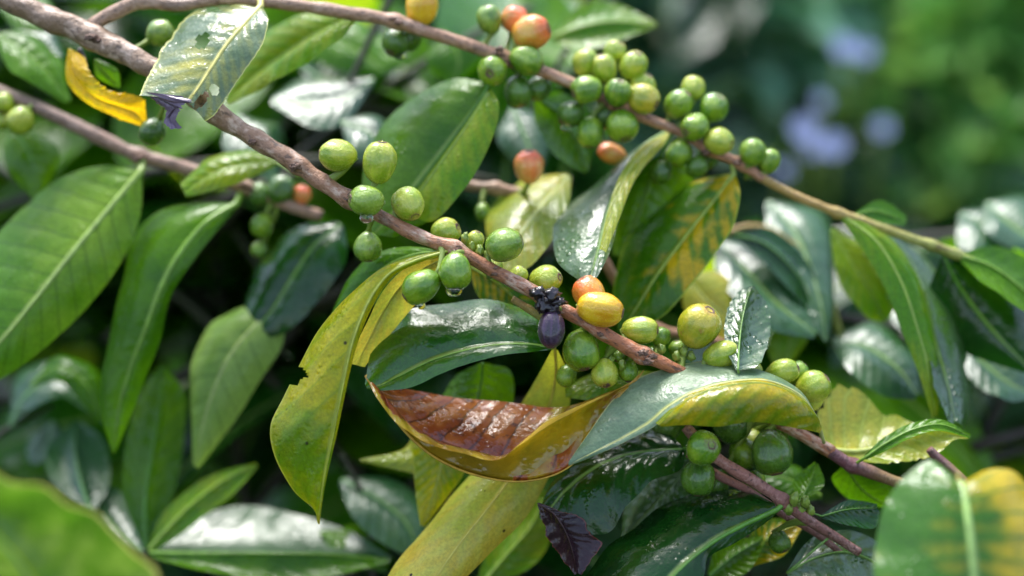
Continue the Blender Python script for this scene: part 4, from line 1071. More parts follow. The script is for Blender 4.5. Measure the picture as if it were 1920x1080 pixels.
back_shoot('blurred dark shoot at the lower left with a broad bluish wet leaf', [(300, 1150, 7, 16), (276, 1080, 7, 15), (272, 1030, 7, 13)], [
    ('dark', [(274, 1030, 7), (272, 940, 7.2), (285, 850, 7.6), (300, 760, 8), (305, 690, 8.4)], [(270, 1028, 7), (232, 930, 7.0), (236, 830, 7.4), (262, 740, 8), (300, 685, 8.4)],
     [(278, 1028, 7), (325, 930, 8.0), (345, 830, 8.6), (345, 740, 8.8), (310, 690, 8.4)], 'upright dark leaf with a fine midrib'),
    ('silver', [(280, 1038, 6.8), (380, 1036, 6.2), (500, 1036, 6.0), (620, 1038, 6.0), (730, 1050, 6.2)], [(280, 1034, 6.8), (330, 985, 7.8), (440, 962, 8.6), (560, 965, 8.6), (660, 1000, 7.6), (732, 1045, 6.4)],
     [(280, 1040, 6.8), (380, 1048, 6.0), (500, 1050, 5.8), (620, 1050, 5.8), (728, 1054, 6.1)], 'broad horizontal leaf with bluish wet shine'),
    ('green', [(280, 1036, 6.4), (380, 1038, 5.7), (500, 1038, 5.5), (620, 1040, 5.5), (728, 1050, 5.9)], [(280, 1034, 6.5), (380, 1034, 6.0), (500, 1034, 5.8), (620, 1036, 5.8), (728, 1047, 6.0)],
     [(284, 1046, 6.2), (380, 1072, 5.0), (500, 1088, 4.8), (620, 1082, 4.9), (726, 1056, 5.8)], 'flat green lower half of the broad horizontal leaf'),
    ('bright', [(280, 1030, 6.6), (320, 985, 6.5), (360, 945, 6.6), (420, 900, 6.8), (480, 870, 7)], [(276, 1026, 6.6), (305, 965, 6.9), (350, 920, 7.1), (410, 885, 7.1), (480, 868, 7)],
     [(286, 1034, 6.6), (335, 1005, 6.4), (385, 965, 6.4), (440, 925, 6.6), (484, 874, 7)], 'slim pale green leaf rising to the right'),
    ('silver', [(170, 960, 8), (150, 900, 8.3), (140, 840, 8.8), (145, 790, 9.2)], [(166, 960, 8), (95, 900, 8.2), (90, 840, 8.8), (140, 788, 9.2)], [(176, 960, 8), (205, 905, 8.8), (195, 830, 9.4), (150, 790, 9.2)], 'lavender-shining leaf above the near blurred leaf'),
    ('silver', [(268, 1036, 7.4), (225, 1000, 7.6), (195, 960, 7.9), (180, 910, 8.2)], [(262, 1040, 7.4), (200, 1010, 7.0), (165, 960, 7.4), (176, 908, 8.2)], [(272, 1030, 7.4), (248, 960, 8.2), (225, 920, 8.6), (184, 908, 8.2)], None)])
back_shoot('blurred teal-green shoot low at the left edge', [(-60, 860, 10, 14), (20, 800, 10, 12), (100, 760, 10, 9)], [
    ('silver', [(20, 800, 10), (50, 740, 9.6), (110, 710, 9.4), (170, 740, 9.4), (200, 790, 9.4)], [(20, 804, 10), (60, 765, 9), (115, 745, 8.8), (150, 765, 9), (195, 795, 9.3)],
     [(16, 796, 10), (35, 700, 10.6), (110, 665, 11), (185, 710, 10.6), (206, 785, 9.6)], 'curved teal leaf with a wet sheen'),
    ('green', [(60, 720, 8.6), (110, 690, 8.2), (160, 720, 8), (190, 790, 8)], [(58, 724, 8.6), (110, 715, 7.8), (140, 740, 7.8), (186, 795, 8)], [(62, 714, 8.6), (115, 665, 9), (185, 700, 8.8), (196, 785, 8.2)], None),
    ('silver', [(100, 790, 11), (90, 830, 11), (60, 870, 11)], [(96, 790, 11), (50, 830, 11.4), (55, 868, 11)], [(106, 790, 11), (130, 835, 10.6), (65, 874, 11)], None)])
back_shoot('blurred upper left shoot with a bent leaf shining along its rim', [(-80, 40, 7, 14), (-20, 70, 7, 12), (40, 80, 7, 9)], [
    ('green', [(-10, 68, 7), (40, 95, 6.6), (85, 135, 6.4), (130, 190, 6.4)], [(-12, 74, 7), (20, 130, 5.8), (75, 165, 5.8), (125, 194, 6.3)], [(-6, 62, 7), (60, 60, 7.8), (110, 110, 7.4), (134, 186, 6.5)], 'bent green leaf with a white-lit rim'),
    ('silver', [(30, 60, 8), (70, 80, 8), (110, 110, 8)], [(30, 64, 8), (60, 110, 7.4), (105, 125, 7.8)], [(34, 56, 8), (100, 60, 8.8), (120, 105, 8.2)], None),
    ('dark', [(0, 20, 9), (60, 30, 9), (130, 60, 9)], [(0, 24, 9), (50, 70, 8.2), (125, 66, 8.8)], [(0, 16, 9), (70, -10, 10), (134, 54, 9.2)], None),
    ('dark', [(20, 235, 8), (60, 300, 7.6), (70, 370, 7.6)], [(14, 238, 8), (10, 310, 7.6), (60, 372, 7.6)], [(28, 232, 8), (110, 280, 8.2), (80, 370, 7.8)], None)])
back_shoot('blurred shoot behind the upper middle with teal and white reflections', [(760, -60, 10, 14), (700, 60, 10, 13), (640, 180, 10, 11), (560, 260, 10, 8)], [
    ('silver', [(700, 150, 10), (640, 190, 9.4), (580, 200, 9.2), (510, 190, 9.2)], [(700, 145, 10), (640, 145, 10.8), (560, 150, 11), (508, 184, 9.4)], [(700, 156, 10), (650, 225, 8.6), (580, 240, 8.4), (508, 196, 9)], 'white-lit leaf in the gap between the two branches'),
    ('silver', [(560, 120, 11), (610, 150, 10.6), (680, 160, 10.4)], [(560, 115, 11), (620, 110, 12), (682, 150, 10.8)], [(560, 126, 11), (600, 185, 9.8), (678, 168, 10.2)], None),
    ('silver', [(440, 215, 9), (470, 260, 8.6), (500, 300, 8.4), (520, 350, 8.4)], [(436, 218, 9), (420, 280, 8), (515, 350, 8.2)], [(446, 212, 9), (530, 250, 9.8), (525, 345, 8.6)], 'leaf shining white just under the main branch'),
    ('silver', [(640, 230, 8), (690, 250, 7.6), (720, 300, 7.4)], [(640, 236, 8), (660, 290, 7), (715, 305, 7.3)], [(640, 224, 8), (720, 220, 8.6), (726, 296, 7.6)], None),
    ('green', [(560, 40, 12), (640, 80, 11.5), (720, 130, 11)], [(560, 46, 12), (610, 120, 10.6), (715, 138, 10.8)], [(562, 34, 12), (680, 40, 12.6), (725, 122, 11.2)], None),
    ('green', [(620, 130, 12), (690, 100, 12), (770, 110, 12)], [(620, 136, 12), (690, 150, 11), (768, 118, 12)], [(620, 124, 12), (690, 60, 13), (772, 104, 12)], None)])
back_shoot('blurred shoot below the upper berries with a dark hanging leaf', [(1120, -60, 11, 13), (1080, 60, 11, 12), (1000, 200, 11, 10), (960, 300, 11, 8)], [
    ('silver', [(960, 200, 9), (985, 260, 8.6), (1010, 330, 8.4)], [(955, 200, 9), (935, 270, 8.8), (1005, 335, 8.4)], [(966, 198, 9), (1040, 240, 9.4), (1016, 328, 8.6)], 'bluish leaf under the upper node'),
    ('bright', [(1035, 70, 9.5), (1090, 50, 9.2), (1150, 40, 9.2), (1232, 46, 9.4)], [(1035, 66, 9.5), (1090, 12, 10.2), (1160, 5, 10.2), (1230, 42, 9.5)], [(1035, 76, 9.5), (1090, 95, 8.6), (1160, 75, 8.8), (1230, 50, 9.4)], 'light yellow-green pointed leaf above the green cluster'),
    ('green', [(830, 60, 10), (860, 110, 9.6), (850, 160, 9.4)], [(826, 62, 10), (800, 120, 9.6), (845, 160, 9.4)], [(836, 58, 10), (910, 100, 10), (856, 160, 9.6)], None),
    ('green', [(1060, 190, 9.5), (1090, 240, 9), (1080, 300, 8.8)], [(1056, 190, 9.5), (1030, 250, 9.2), (1074, 302, 8.8)], [(1066, 188, 9.5), (1140, 240, 9.6), (1086, 300, 9)], None)])
back_shoot('blurred shoot below the hanging yellow-green leaf', [(700, 1120, 8, 12), (690, 960, 8, 12), (640, 850, 8, 8)], [
    ('silver', [(640, 900, 8), (700, 930, 7.6), (760, 980, 7.4), (790, 1050, 7.4)], [(636, 905, 8), (660, 970, 7), (720, 1020, 6.8), (785, 1055, 7.3)], [(645, 895, 8), (740, 900, 8.8), (800, 960, 8.6), (795, 1045, 7.6)], 'dim leaf with bluish shine'),
    ('green', [(600, 1000, 8), (660, 1020, 7.6), (730, 1060, 7.4)], [(600, 1005, 8), (640, 1050, 7), (725, 1075, 7.2)], [(602, 995, 8), (690, 990, 8.8), (740, 1050, 7.8)], None),
    ('bright', [(900, 1100, 5), (950, 1040, 5), (1000, 980, 5.4), (1020, 920, 5.8)], [(890, 1100, 5), (915, 1030, 5.4), (960, 970, 5.8), (1016, 918, 5.8)], [(910, 1100, 5), (1000, 1060, 5), (1040, 990, 5.6), (1024, 922, 5.8)], 'green leaf behind the long yellow leaf')])
back_shoot('dim shoot under the lower right berries', [(1300, 1150, 4, 12), (1360, 1060, 4, 11), (1420, 980, 4, 8)], [
    ('mottled', [(1400, 1060, 3), (1440, 1010, 3), (1500, 980, 3.2)], [(1396, 1056, 3), (1420, 980, 3.6), (1496, 970, 3.4)], [(1406, 1064, 3), (1470, 1040, 2.6), (1506, 986, 3.1)], None),
    ('dark', [(1330, 1080, 3), (1380, 1040, 3), (1430, 1010, 3)], [(1325, 1076, 3), (1350, 1020, 3.6), (1425, 1005, 3.2)], [(1335, 1086, 3), (1400, 1075, 2.6), (1436, 1016, 2.9)], None),
    ('green', [(1540, 930, 4), (1480, 900, 4.2), (1430, 890, 4.4)], [(1540, 926, 4), (1490, 870, 5), (1430, 884, 4.6)], [(1540, 936, 4), (1470, 940, 3.6), (1428, 896, 4.2)], None)])

M_SCAR = simple_mat('node_scar', (.16, .09, .06), .75, .6, 700)
for rt_, sites in ((MA, [(176, 74, 2.1, 9), (300, 138, 1.7, 8), (402, 206, 1.4, 10), (478, 262, 1.1, 8), (558, 308, .9, 10), (655, 372, .5, 9), (852, 466, -.1, 8), (930, 508, -.15, 6), (1130, 622, -.15, 6), (1204, 656, -.1, 9), (1216, 672, -.1, 8), (1460, 792, 1.4, 8)]),
                   (UP, [(742, 38, 3.2, 8), (936, 98, 3.4, 8), (948, 116, 3.5, 7), (1150, 196, 3.9, 7), (1330, 282, 4.0, 7), (1388, 306, 4.1, 8)]),
                   (LE, [(262, 290, 6.0, 8), (460, 350, 6.2, 8)])):
    for i, (x, y, z, rr_) in enumerate(sites):
        k_ = M_PER_PX(z)
        for j in range(3):
            a_ = rng.uniform(0, 6.28)
            lump('node_scar', x + 7 * math.cos(a_), y + 6 * math.sin(a_), z - .12 * j, rr_ * rng.uniform(.5, .95), rt_, M_SCAR, i * 1.3 + j * 5, (1.2, .9, .8), .8)
for i, (x, y, z, rr_) in enumerate([(872, 446, .3, 8), (884, 462, .2, 7), (900, 470, .1, 8), (912, 480, .1, 6), (1268, 668, .6, 8), (1282, 660, .7, 7), (1296, 668, .8, 8), (1146, 676, .4, 7), (1166, 684, .4, 7), (1240, 655, .5, 8), (1090, 625, .5, 7), (1412, 745, 1.1, 8), (1430, 755, 1.2, 7)]):
    lump('fruit_bud', x, y, z, rr_, MA, M_STALK, i * 2.7, (.9, .9, 1.3), .5)

# ---- near, strongly blurred leaves
N1, NW1 = branch('near blurred light green leaf rising from the bottom left corner', [(120, 1200, -9, 22), (150, 1300, -9, 26)], MB['tip'], n=10, group=None, name='coffee_leaf', cat='leaf')
hleaf(N1, 'near', [(150, 1250, -9), (90, 1150, -9), (30, 1050, -9.2), (-60, 960, -9.4), (-160, 900, -9.5)],
      [(150, 1255, -9), (40, 1230, -8.2), (-80, 1150, -8), (-180, 1020, -8.5), (-165, 905, -9.5)],
      [(160, 1250, -9), (292, 1100, -9.6), (250, 1035, -9.8), (190, 968, -9.9), (128, 950, -10), (85, 908, -10), (20, 900, -9.9), (-60, 855, -9.8), (-150, 895, -9.6)], nt_=90, ns_=12, rib=16, wav=.04, wf=5, label=None)
N2, NW2 = branch('near blurred leaf at the bottom right, green with yellow bands', [(1799, 906, -6, 9), (1797, 896, -5.4, 8), (1796, 890, -5, 7)], MB['tip'], n=12, group=None, name='coffee_leaf', cat='leaf')
hleaf(N2, 'banded', [(1800, 906, -6), (1810, 945, -6.6), (1818, 1000, -7), (1826, 1080, -7.3), (1832, 1180, -7.5)],
      [(1796, 906, -6), (1745, 862, -5.4), (1692, 900, -5.4), (1655, 960, -5.7), (1640, 1030, -6.2), (1645, 1110, -6.8), (1700, 1200, -7.2)],
      [(1804, 906, -6), (1858, 880, -5.6), (1905, 890, -5.4), (1950, 950, -5.6), (1980, 1040, -6.2), (1970, 1130, -6.8), (1900, 1210, -7.2)], nt_=90, ns_=14, rib=17, quilt=.008, nv=8, skew=1.4, bow=(.12, .12))

# ------------------------------------------------------------------ water
for a in [(687, 409, -.6, 13, 'clear drop hanging under the green berry left on the main branch', .8), (851, 545, -.8, 16, 'large clear drop under the round green berry below the node', .7),
          (790, 573, -.7, 8, 'small drop under the tilted green berry', .9), (750, 103, 4.2, 13, 'blurred bright drop under a dark berry of the upper branch', .7),
          (1061, 240, 3.8, 9, 'blurred drop under the dark end berry of the green cluster', .9), (716, 270, .0, 6, 'tiny drop on top of the tall green berry', 1.2)]:
    drop(*a)


# ------------------------------------------------------------------ thicket behind: coffee shoots built in the round
def local_leaf(name, L, wd, droop, fold, mat, nt_=24, ns_=5, wav=.05, seed=0):
    t = np.linspace(0, 1, nt_)
    ang = droop * t ** 1.3
    dy = np.cos(ang) * L / (nt_ - 1); dz = -np.sin(ang) * L / (nt_ - 1)
    mid = np.stack([np.zeros(nt_), np.r_[0, np.cumsum(dy)[:-1]], np.r_[0, np.cumsum(dz)[:-1]]], 1)
    prof = np.sin(math.pi * t ** .85) ** .85 * (1 - .35 * t ** 4) + .012
    prof[-3:] *= [.7, .5, .2]
    hw = wd * prof
    nn = np.stack([np.zeros(nt_), np.sin(ang), np.cos(ang)], 1)
    l = mid + np.array([-1, 0, 0]) * (hw * math.cos(fold))[:, None] + nn * (hw * math.sin(fold))[:, None]
    r = mid + np.array([1, 0, 0]) * (hw * math.cos(fold))[:, None] + nn * (hw * math.sin(fold))[:, None]
    o = grid_leaf(name, mid, r, l, mat, None, (0, 0, 0), nt_, ns_, (-.1, -.1), wav, 4, .004, 9, 2.2, (), 0, seed)
    me = o.data
    bpy.data.objects.remove(o)
    return me


PROTO = []
for i in range(10):
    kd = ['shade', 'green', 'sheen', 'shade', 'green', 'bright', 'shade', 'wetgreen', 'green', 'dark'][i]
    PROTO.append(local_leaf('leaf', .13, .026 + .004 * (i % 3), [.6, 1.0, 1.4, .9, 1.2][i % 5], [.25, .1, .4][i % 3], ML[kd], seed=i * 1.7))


def thicket_shoot(base, direc, length, pairs, label, scale=1.0, stemr=.0028, protos=range(10)):
    root = empty('coffee_shoot', base, label, 'coffee shoot', 'blurred coffee shoots filling the thicket')
    WLOC[root.name] = Vector(base)
    pts = []
    d = Vector(direc).normalized()
    p = Vector(base)
    for i in range(14):
        dep = (p - CO).dot(CF)
        if len(pts) > 2 and 540 - (p - CO).dot(CU) / dep * LENS / 36 * 1920 < 430 and 960 + (p - CO).dot(CR) / dep * LENS / 36 * 1920 > 1000:
            pts.append(pts[-1] + Vector((0.0004, 0, -.0004)))
            continue
        pts.append(p - Vector(base))
        d = (d + Vector((rng.uniform(-.06, .06), rng.uniform(-.06, .06), -.035))).normalized()
        p = p + d * length / 13
    me = tube_mesh('stem', pts, [stemr * (1 - .5 * i / 14) for i in range(14)], 8, .1, 100)
    link_mesh('stem', me, MB['thicket'], root, Vector(base))
    for k in range(pairs):
        f = (k + .7) / pairs * 12.8
        i = int(f)
        q = pts[i].lerp(pts[min(i + 1, 13)], f - i)
        t = (pts[min(i + 1, 13)] - pts[max(i - 1, 0)]).normalized()
        side0 = t.cross(Vector((0, 0, 1))).normalized()
        rot = Matrix.Rotation(R(25 if k % 2 else -25) + rng.uniform(-.5, .5), 3, t)
        for sgn in (-1, 1):
            sd_ = rot @ (side0 * sgn)
            dirl = (sd_ + t * .55 + Vector((0, 0, rng.uniform(-.45, .15)))).normalized()
            up = Vector((0, 0, 1)) + Vector((rng.uniform(-.5, .5), rng.uniform(-.9, .2), 0))
            xax = dirl.cross(up).normalized()
            zax = xax.cross(dirl)
            tipp = Vector(base) + q + dirl * .12 * scale
            ok = True
            for pt in (Vector(base) + q, Vector(base) + q + dirl * .06 * scale, tipp):
                dep = (pt - CO).dot(CF)
                px_ = 960 + (pt - CO).dot(CR) / dep * LENS / 36 * 1920
                py_ = 540 - (pt - CO).dot(CU) / dep * LENS / 36 * 1920
                if dep < D0 + .095 or (px_ > 1080 and py_ < 425):
                    ok = False
            if not ok:
                continue
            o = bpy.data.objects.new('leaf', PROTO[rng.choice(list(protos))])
            COL.objects.link(o)
            o.parent = root
            m3 = Matrix((xax, dirl, zax)).transposed()
            o.rotation_euler = m3.to_euler()
            sc_ = scale * rng.uniform(.75, 1.15)
            o.scale = (sc_, sc_, sc_)
            o.location = q
    return root


places = [
    # x, y, z(cm behind focus) of the foot, direction, length, pairs, where
    (-80, 420, 12, (.6, -.1, .25), .26, 5, 'under the left branch at the picture edge'),
    (120, 980, 14, (.3, .1, .9), .26, 5, 'rising from the lower left corner'),
    (360, 700, 16, (.5, -.1, .6), .26, 5, 'behind the drooping pale leaf'),
    (480, 1080, 14, (-.2, .1, .9), .26, 5, 'behind the broad horizontal leaf'),
    (620, 760, 14, (-.5, 0, .5), .26, 5, 'behind the hanging yellow-green leaf'),
    (800, 1050, 12, (-.5, 0, .7), .26, 5, 'below the brown leaf at the left'),
    (260, 560, 20, (.4, .1, .7), .3, 6, 'in the dark gap left of centre'),
    (60, 260, 18, (.8, .1, .3), .3, 6, 'between the left branch and the corner'),
    (420, 260, 16, (.7, .1, .4), .28, 5, 'in the gap under the pale torn leaf'),
    (560, 480, 13, (.5, .1, .5), .28, 5, 'left of the middle berries'),
    (720, 260, 18, (.6, .1, .5), .3, 6, 'behind the broad dark leaf'),
    (640, 40, 22, (.8, .1, .1), .3, 6, 'above the upper branch left of the berries'),
    (760, 120, 24, (.8, .1, .2), .16, 4, 'above the dark leaf near the orange berries'),
    (980, 520, 10, (.6, .1, .5), .26, 5, 'between the two fruiting branches'),
    (900, 780, 9, (.7, .1, .2), .24, 5, 'behind the brown leaf'),
    (1080, 1000, 9, (.7, .1, .4), .24, 5, 'behind the glossy rippled leaf'),
    (1120, 760, 9, (.6, .2, .3), .24, 5, 'behind the lower berries'),
    (1250, 560, 12, (.8, .1, .3), .26, 5, 'behind the big yellow-green berry'),
    (1420, 640, 12, (.8, .1, .1), .28, 6, 'right of the small upright leaf'),
    (1500, 580, 14, (.8, .1, .0), .24, 6, 'behind the long drooping leaf'),
    (1640, 760, 12, (.7, .1, .3), .26, 5, 'behind the translucent veined leaf'),
    (1500, 980, 8, (.7, .1, .3), .22, 5, 'below the purple stem'),
    (1760, 1000, 10, (.4, .1, .8), .26, 5, 'behind the near banded leaf'),
    (1700, 700, 16, (.7, .1, .2), .24, 6, 'at the right edge below the arching leaf'),
    (1700, 620, 24, (.7, .1, .2), .24, 6, 'right of the green tip, further back'),
    (1400, 540, 26, (.7, .1, .1), .24, 6, 'between the clusters and the green tip'),
    (1740, 520, 30, (.7, .1, .1), .24, 6, 'at the right edge below the blue flowers'),
    (1260, 520, 22, (.5, .1, .2), .2, 5, 'behind the yellow-flecked leaf'),
    (200, 120, 26, (.8, .1, .3), .32, 6, 'behind the fork of the branches'),
    (380, 900, 24, (.2, .1, .9), .32, 6, 'deep in the lower left shade'),
    (700, 640, 24, (.6, .1, .5), .32, 6, 'deep behind the middle of the picture'),
    (1000, 430, 26, (.6, .1, .1), .2, 5, 'deep behind the silvery leaf'),
    (1400, 860, 20, (.5, .1, .5), .3, 6, 'deep behind the lower right berries'),
    (880, 40, 36, (.4, .1, .6), .15, 4, 'above the orange berries, far back'),
    (500, 0, 34, (.6, .1, .2), .34, 6, 'behind the top of the pale torn leaf'),
    (1050, 900, 24, (.4, .1, .5), .3, 6, 'deep behind the bottom centre'),
    (560, 200, 9, (.8, .1, .0), .2, 5, 'in the gap right of the torn leaf'),
    (1000, 480, 6, (.5, .1, .2), .2, 5, 'behind the berries at the middle of the branch'),
    (1340, 560, 7, (.8, .1, -.1), .22, 5, 'under the lavender-shining leaves'),
    (1660, 640, 8, (.8, .1, .1), .22, 5, 'behind the ragged silver leaf tip'),
    (240, 760, 9, (.5, .1, .3), .22, 5, 'behind the tip of the drooping green leaf'),
    (440, 640, 8, (.6, .1, .3), .2, 5, 'under the dark bluish leaf left of the bitten one'),
    (1820, 840, 8, (.7, .1, .2), .2, 4, 'above the yellow bands of the near leaf'),
]
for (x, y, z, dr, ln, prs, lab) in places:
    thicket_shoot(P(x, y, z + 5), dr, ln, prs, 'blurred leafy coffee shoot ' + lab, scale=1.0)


deep_spots = [
    (-80, 300, 'where the left branch leaves the picture'), (60, 480, 'behind the light half of the large ribbed leaf'), (200, 640, 'under the dark half of the large ribbed leaf'),
    (40, 760, 'above the teal leaf at the left edge'), (-60, 1000, 'beyond the near green corner leaf'), (150, 1130, 'under the corner leaf at the bottom edge'),
    (300, 420, 'between the left branch and the drooping green leaf'), (330, 860, 'behind the upright dark leaf'), (420, 1020, 'under the broad horizontal leaf'),
    (420, 560, 'right of the drooping green leaf'), (520, 760, 'left of the bitten hanging leaf'), (560, 900, 'below the tip of the pale hanging leaf'),
    (600, 300, 'over the left end of the olive berries'), (640, 1100, 'at the bottom edge left of the long yellow leaf'), (720, 800, 'under the left tip of the folded brown leaf'),
    (760, 520, 'behind the pair of dripping berries'), (820, 950, 'behind the narrow olive leaf'), (900, 640, 'behind the sky-lit glossy leaf'),
    (980, 1100, 'at the bottom edge right of the long yellow leaf'), (1000, 700, 'over the far margin of the brown leaf'), (1100, 600, 'behind the orange and yellow pair of berries'),
    (1150, 900, 'under the arching grey-green leaf'), (1200, 1100, 'below the big dark leaf'), (1250, 760, 'behind the draped yellow and green half'),
    (1350, 600, 'behind the small upright leaf'), (1400, 1080, 'below the twin pink stem'), (1450, 780, 'behind the dark berries of the lower branch'),
    (1550, 650, 'left of the long drooping olive leaf'), (1600, 980, 'between the purple stem and the bottom edge'), (1680, 820, 'behind the bitten translucent leaf'),
    (1750, 620, 'behind the ragged silver leaf'), (1850, 760, 'right of the ragged silver leaf'), (1900, 900, 'above the near banded leaf'), (1450, 560, 'under the lavender-shining leaf')]
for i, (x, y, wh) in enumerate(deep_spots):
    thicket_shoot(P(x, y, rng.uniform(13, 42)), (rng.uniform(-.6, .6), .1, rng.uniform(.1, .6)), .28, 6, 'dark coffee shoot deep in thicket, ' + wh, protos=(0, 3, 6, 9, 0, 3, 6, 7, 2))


# ------------------------------------------------------------------ shrubs further up the slope
def crown_mesh(name, n, rx, ry, rz, leaf, seed, mat):
    r = random.Random(seed)
    v, f, uv = [], [], []
    clumps = []
    for _ in range(max(14, n // 120)):
        a = Vector((r.gauss(0, 1), r.gauss(0, 1), r.gauss(0, 1))).normalized() * (r.random() ** .4)
        clumps.append(Vector((a.x * rx, a.y * ry, a.z * rz)))
    for i in range(n):
        c = r.choice(clumps) + Vector((r.gauss(0, rx * .16), r.gauss(0, ry * .16), r.gauss(0, rz * .14)))
        d = Vector((r.gauss(0, 1), r.gauss(0, 1) - .4, r.gauss(-.3, .6))).normalized()
        up = Vector((r.gauss(0, .5), r.gauss(-.5, .5), 1))
        x = d.cross(up).normalized()
        z = x.cross(d)
        L = leaf * r.uniform(.6, 1.3); w_ = L * .24
        b = len(v)
        for p in (Vector((0, 0, 0)), x * w_ + d * L * .45 + z * w_ * .3, d * L - z * L * .15, -x * w_ + d * L * .45 + z * w_ * .3):
            v.append(tuple(c + p))
        f += [(b, b + 1, b + 2), (b, b + 2, b + 3)]
        uv += [.5, 0, 1, .5, .5, 1, .5, 0, .5, 1, 0, .5]
    me = bpy.data.meshes.new(name)
    me.from_pydata(v, [], f)
    me.uv_layers.new(name='UV').data.foreach_set('uv', uv)
    me.materials.append(mat)
    return me


FAR = {
    'lush': leaf_mat('foliage_lush', dark=(.08, .28, .06), light=(.30, .52, .16), rough=.35, coat=.4, transl=.35, wet=0, nv=3),
    'deep': leaf_mat('foliage_deep_shade', dark=(.003, .025, .012), light=(.012, .06, .022), rough=.35, coat=.3, transl=.2, wet=0, nv=3),  # shade of the gaps put into a darker foliage colour
    'blue': leaf_mat('foliage_blue_green', dark=(.06, .24, .14), light=(.30, .52, .38), rough=.3, coat=.8, transl=.25, wet=0, nv=3),
}
M_WOOD = simple_mat('shrub_wood', (.10, .07, .05), .8, .4, 60, 0)


def shrub(x, y, z, rx, rz, kind, label, n=5200, leaf=.068):
    c = P(x, y, z)
    foot = Vector((c.x, c.y, max(0, c.z - rz * 1.3)))
    rt = empty('shrub', foot, label, 'shrub', 'shrubs further up the slope')
    WLOC[rt.name] = foot
    me = crown_mesh('foliage', n, rx, rx * .8, rz, leaf, int(x + y), FAR[kind])
    o = link_mesh('foliage', me, None, rt, c, smooth=False)
    o['kind'] = 'stuff'
    for k in range(4):
        a = k * 1.7 + x
        top = c + Vector((math.cos(a) * rx * .5, math.sin(a) * rx * .4, rz * .3))
        midp = foot.lerp(top, .5) + Vector((math.cos(a) * .03, 0, 0))
        me = tube_mesh('trunk', [Vector((0, 0, 0)), midp - foot, top - foot], [.014, .010, .004], 7)
        link_mesh('trunk', me, M_WOOD, rt, foot)


shrub(1450, 230, 105, .20, .17, 'lush', 'bright green blurred shrub behind the green berry clusters', n=3600)
shrub(1290, 90, 92, .15, .12, 'blue', 'small pale blue-green shrub above the green berry clusters', n=3000)
shrub(1170, 20, 96, .12, .10, 'lush', 'small green shrub at the top edge right of the orange berries', n=2600)
shrub(1420, 20, 100, .14, .10, 'blue', 'small shrub at the top edge left of the upper blue flowers', n=2600)
shrub(1500, 130, 95, .13, .11, 'lush', 'small bright shrub between the upper flower pair and the berry clusters', n=2600)
shrub(1360, 190, 100, .14, .11, 'blue', 'small blue-green shrub just behind the far green clusters', n=2600)
shrub(1760, 340, 88, .15, .10, 'lush', 'low green shrub under the single small blue flower', n=2600)
shrub(1860, 160, 98, .14, .12, 'blue', 'small grey-green shrub near the top right corner', n=2600)
shrub(1690, 130, 105, .12, .10, 'lush', 'small shrub right of the upper blue flower pair', n=2400)
shrub(1180, 40, 120, .22, .16, 'blue', 'blue-green blurred shrub at the top right of centre', n=3600)
shrub(1330, 60, 130, .22, .18, 'blue', 'bluish shrub left of the upper blue flower')
shrub(1560, 60, 120, .24, .17, 'lush', 'green blurred shrub round the upper blue flower', n=3600)
shrub(1600, 300, 95, .20, .13, 'lush', 'green shrub round the lower blue flowers', n=3000)
shrub(1790, 60, 115, .24, .20, 'blue', 'blue-green shrub at the top right corner', n=3600)
shrub(1700, 210, 115, .22, .17, 'blue', 'dull green shrub right of the blue flowers')
shrub(1800, 260, 105, .16, .16, 'blue', 'grey-green shrub right of the single small flower', n=3000)
shrub(1920, 260, 85, .10, .16, 'lush', 'bright shrub at the right edge', n=2200)
shrub(900, 60, 110, .26, .20, 'blue', 'blue-green shrub behind the orange berries')
shrub(640, 120, 100, .26, .22, 'lush', 'blurred green shrub behind the upper branch', n=3600)
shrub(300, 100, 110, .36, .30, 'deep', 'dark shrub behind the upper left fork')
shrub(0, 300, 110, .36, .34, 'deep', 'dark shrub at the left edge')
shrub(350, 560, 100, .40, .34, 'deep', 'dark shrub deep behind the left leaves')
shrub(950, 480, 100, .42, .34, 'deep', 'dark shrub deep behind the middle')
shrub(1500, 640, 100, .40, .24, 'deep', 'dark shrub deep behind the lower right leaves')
shrub(1500, -60, 330, .8, .7, 'blue', 'tall blue-green bush high on the slope', n=9000, leaf=.09)
shrub(700, -100, 330, .8, .7, 'lush', 'tall green bush high on the slope at the left', n=9000, leaf=.09)
shrub(2100, 0, 300, .7, .7, 'lush', 'tall green bush high on the slope at the right', n=9000, leaf=.09)
shrub(1100, 300, 260, .7, .6, 'lush', 'wide green bush half way up the slope', n=9000, leaf=.08)
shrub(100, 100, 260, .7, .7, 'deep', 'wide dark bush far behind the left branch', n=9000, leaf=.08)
shrub(1800, 500, 220, .6, .5, 'blue', 'wide grey-green bush behind the right leaves', n=9000, leaf=.07)

M_PETAL = simple_mat('petal_lavender_blue', (.56, .61, .96), .6, .08, 120, 0, .35)


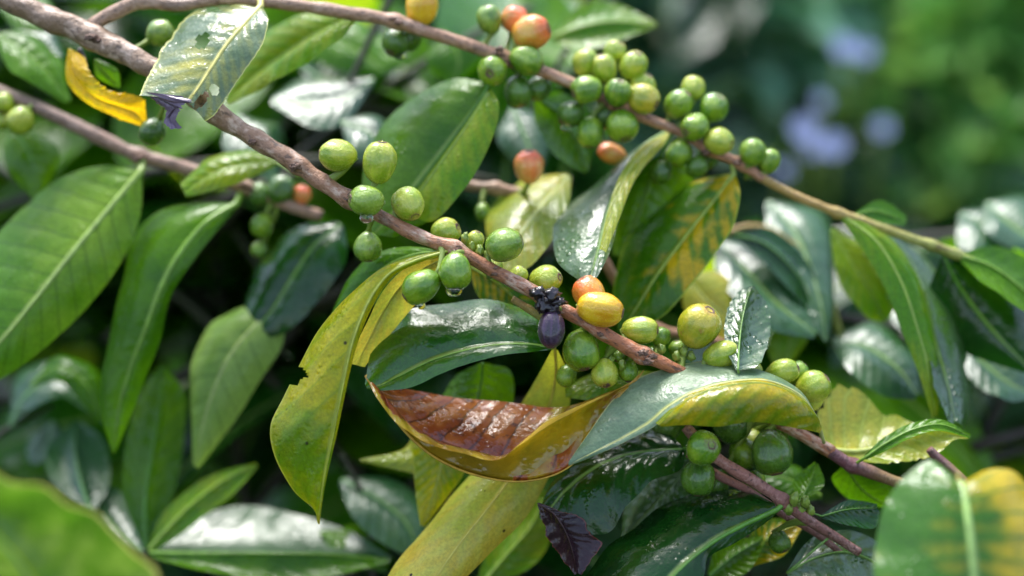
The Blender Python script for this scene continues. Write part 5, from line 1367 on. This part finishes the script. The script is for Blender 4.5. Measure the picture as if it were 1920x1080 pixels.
def petal_mesh():
    v, f = [], []
    n = 7
    for i in range(n + 1):
        t = i / n
        hw = .55 * math.sin(math.pi * (t * .78 + .04)) ** .7
        for s in (-1, -.5, 0, .5, 1):
            v.append((s * hw, t, .22 * t * t - .12 * s * s * t))
    for i in range(n):
        for j in range(4):
            f.append((i * 5 + j, i * 5 + j + 1, (i + 1) * 5 + j + 1, (i + 1) * 5 + j))
    me = bpy.data.meshes.new('petal'); me.from_pydata(v, [], f)
    me.polygons.foreach_set('use_smooth', [True] * len(me.polygons))
    me.materials.append(M_PETAL)
    return me


PETAL = petal_mesh()


def flower(x, y, z, r, label, face=(0, -1, .5)):
    c = P(x, y, z)
    rt = empty('blue_flower', c, label, 'flower', 'lavender-blue flowers on the slope')
    WLOC[rt.name] = c
    q = Vector(face).to_track_quat('Z', 'Y')
    rr = r * .72 * M_PER_PX(z)
    for k in range(5):
        o = bpy.data.objects.new('petal', PETAL); COL.objects.link(o); o.parent = rt
        o.rotation_euler = (q.to_matrix() @ Matrix.Rotation(k * 2 * math.pi / 5 + .3, 3, 'Z')).to_euler()
        o.scale = (rr, rr, rr)
    me = tube_mesh('stem', [Vector((0, 0, 0)), Vector((.005, .04, -.06)), Vector((.0, .07, -.16))], [.0016, .002, .0025], 6)
    link_mesh('stem', me, M_STALK, rt, c)
    me = sphere_mesh('flower_eye', 10, 6, False); me.transform(Matrix.Scale(rr * .14, 4))
    link_mesh('flower_eye', me, M_PETAL, rt, c)


for a in [(1582, 88, 62, 30, 'blue flower highest on the slope, left one of the touching upper pair'), (1622, 98, 63, 26, 'blue flower of the upper pair, lower to the right'),
          (1508, 243, 60, 34, 'pale blue flower of the lower trio, at its left'), (1563, 272, 58, 32, 'blue flower of the lower trio, at its right'),
          (1525, 278, 61, 24, 'blue flower of the lower trio, lowest in the middle'), (1540, 190, 64, 20, 'small greyish flower above the lower trio'),
          (1655, 240, 61, 24, 'single small blue flower right of the lower trio'), (1470, 318, 59, 20, 'dim greyish flower just above the yellow-green tip')]:
    flower(*a)
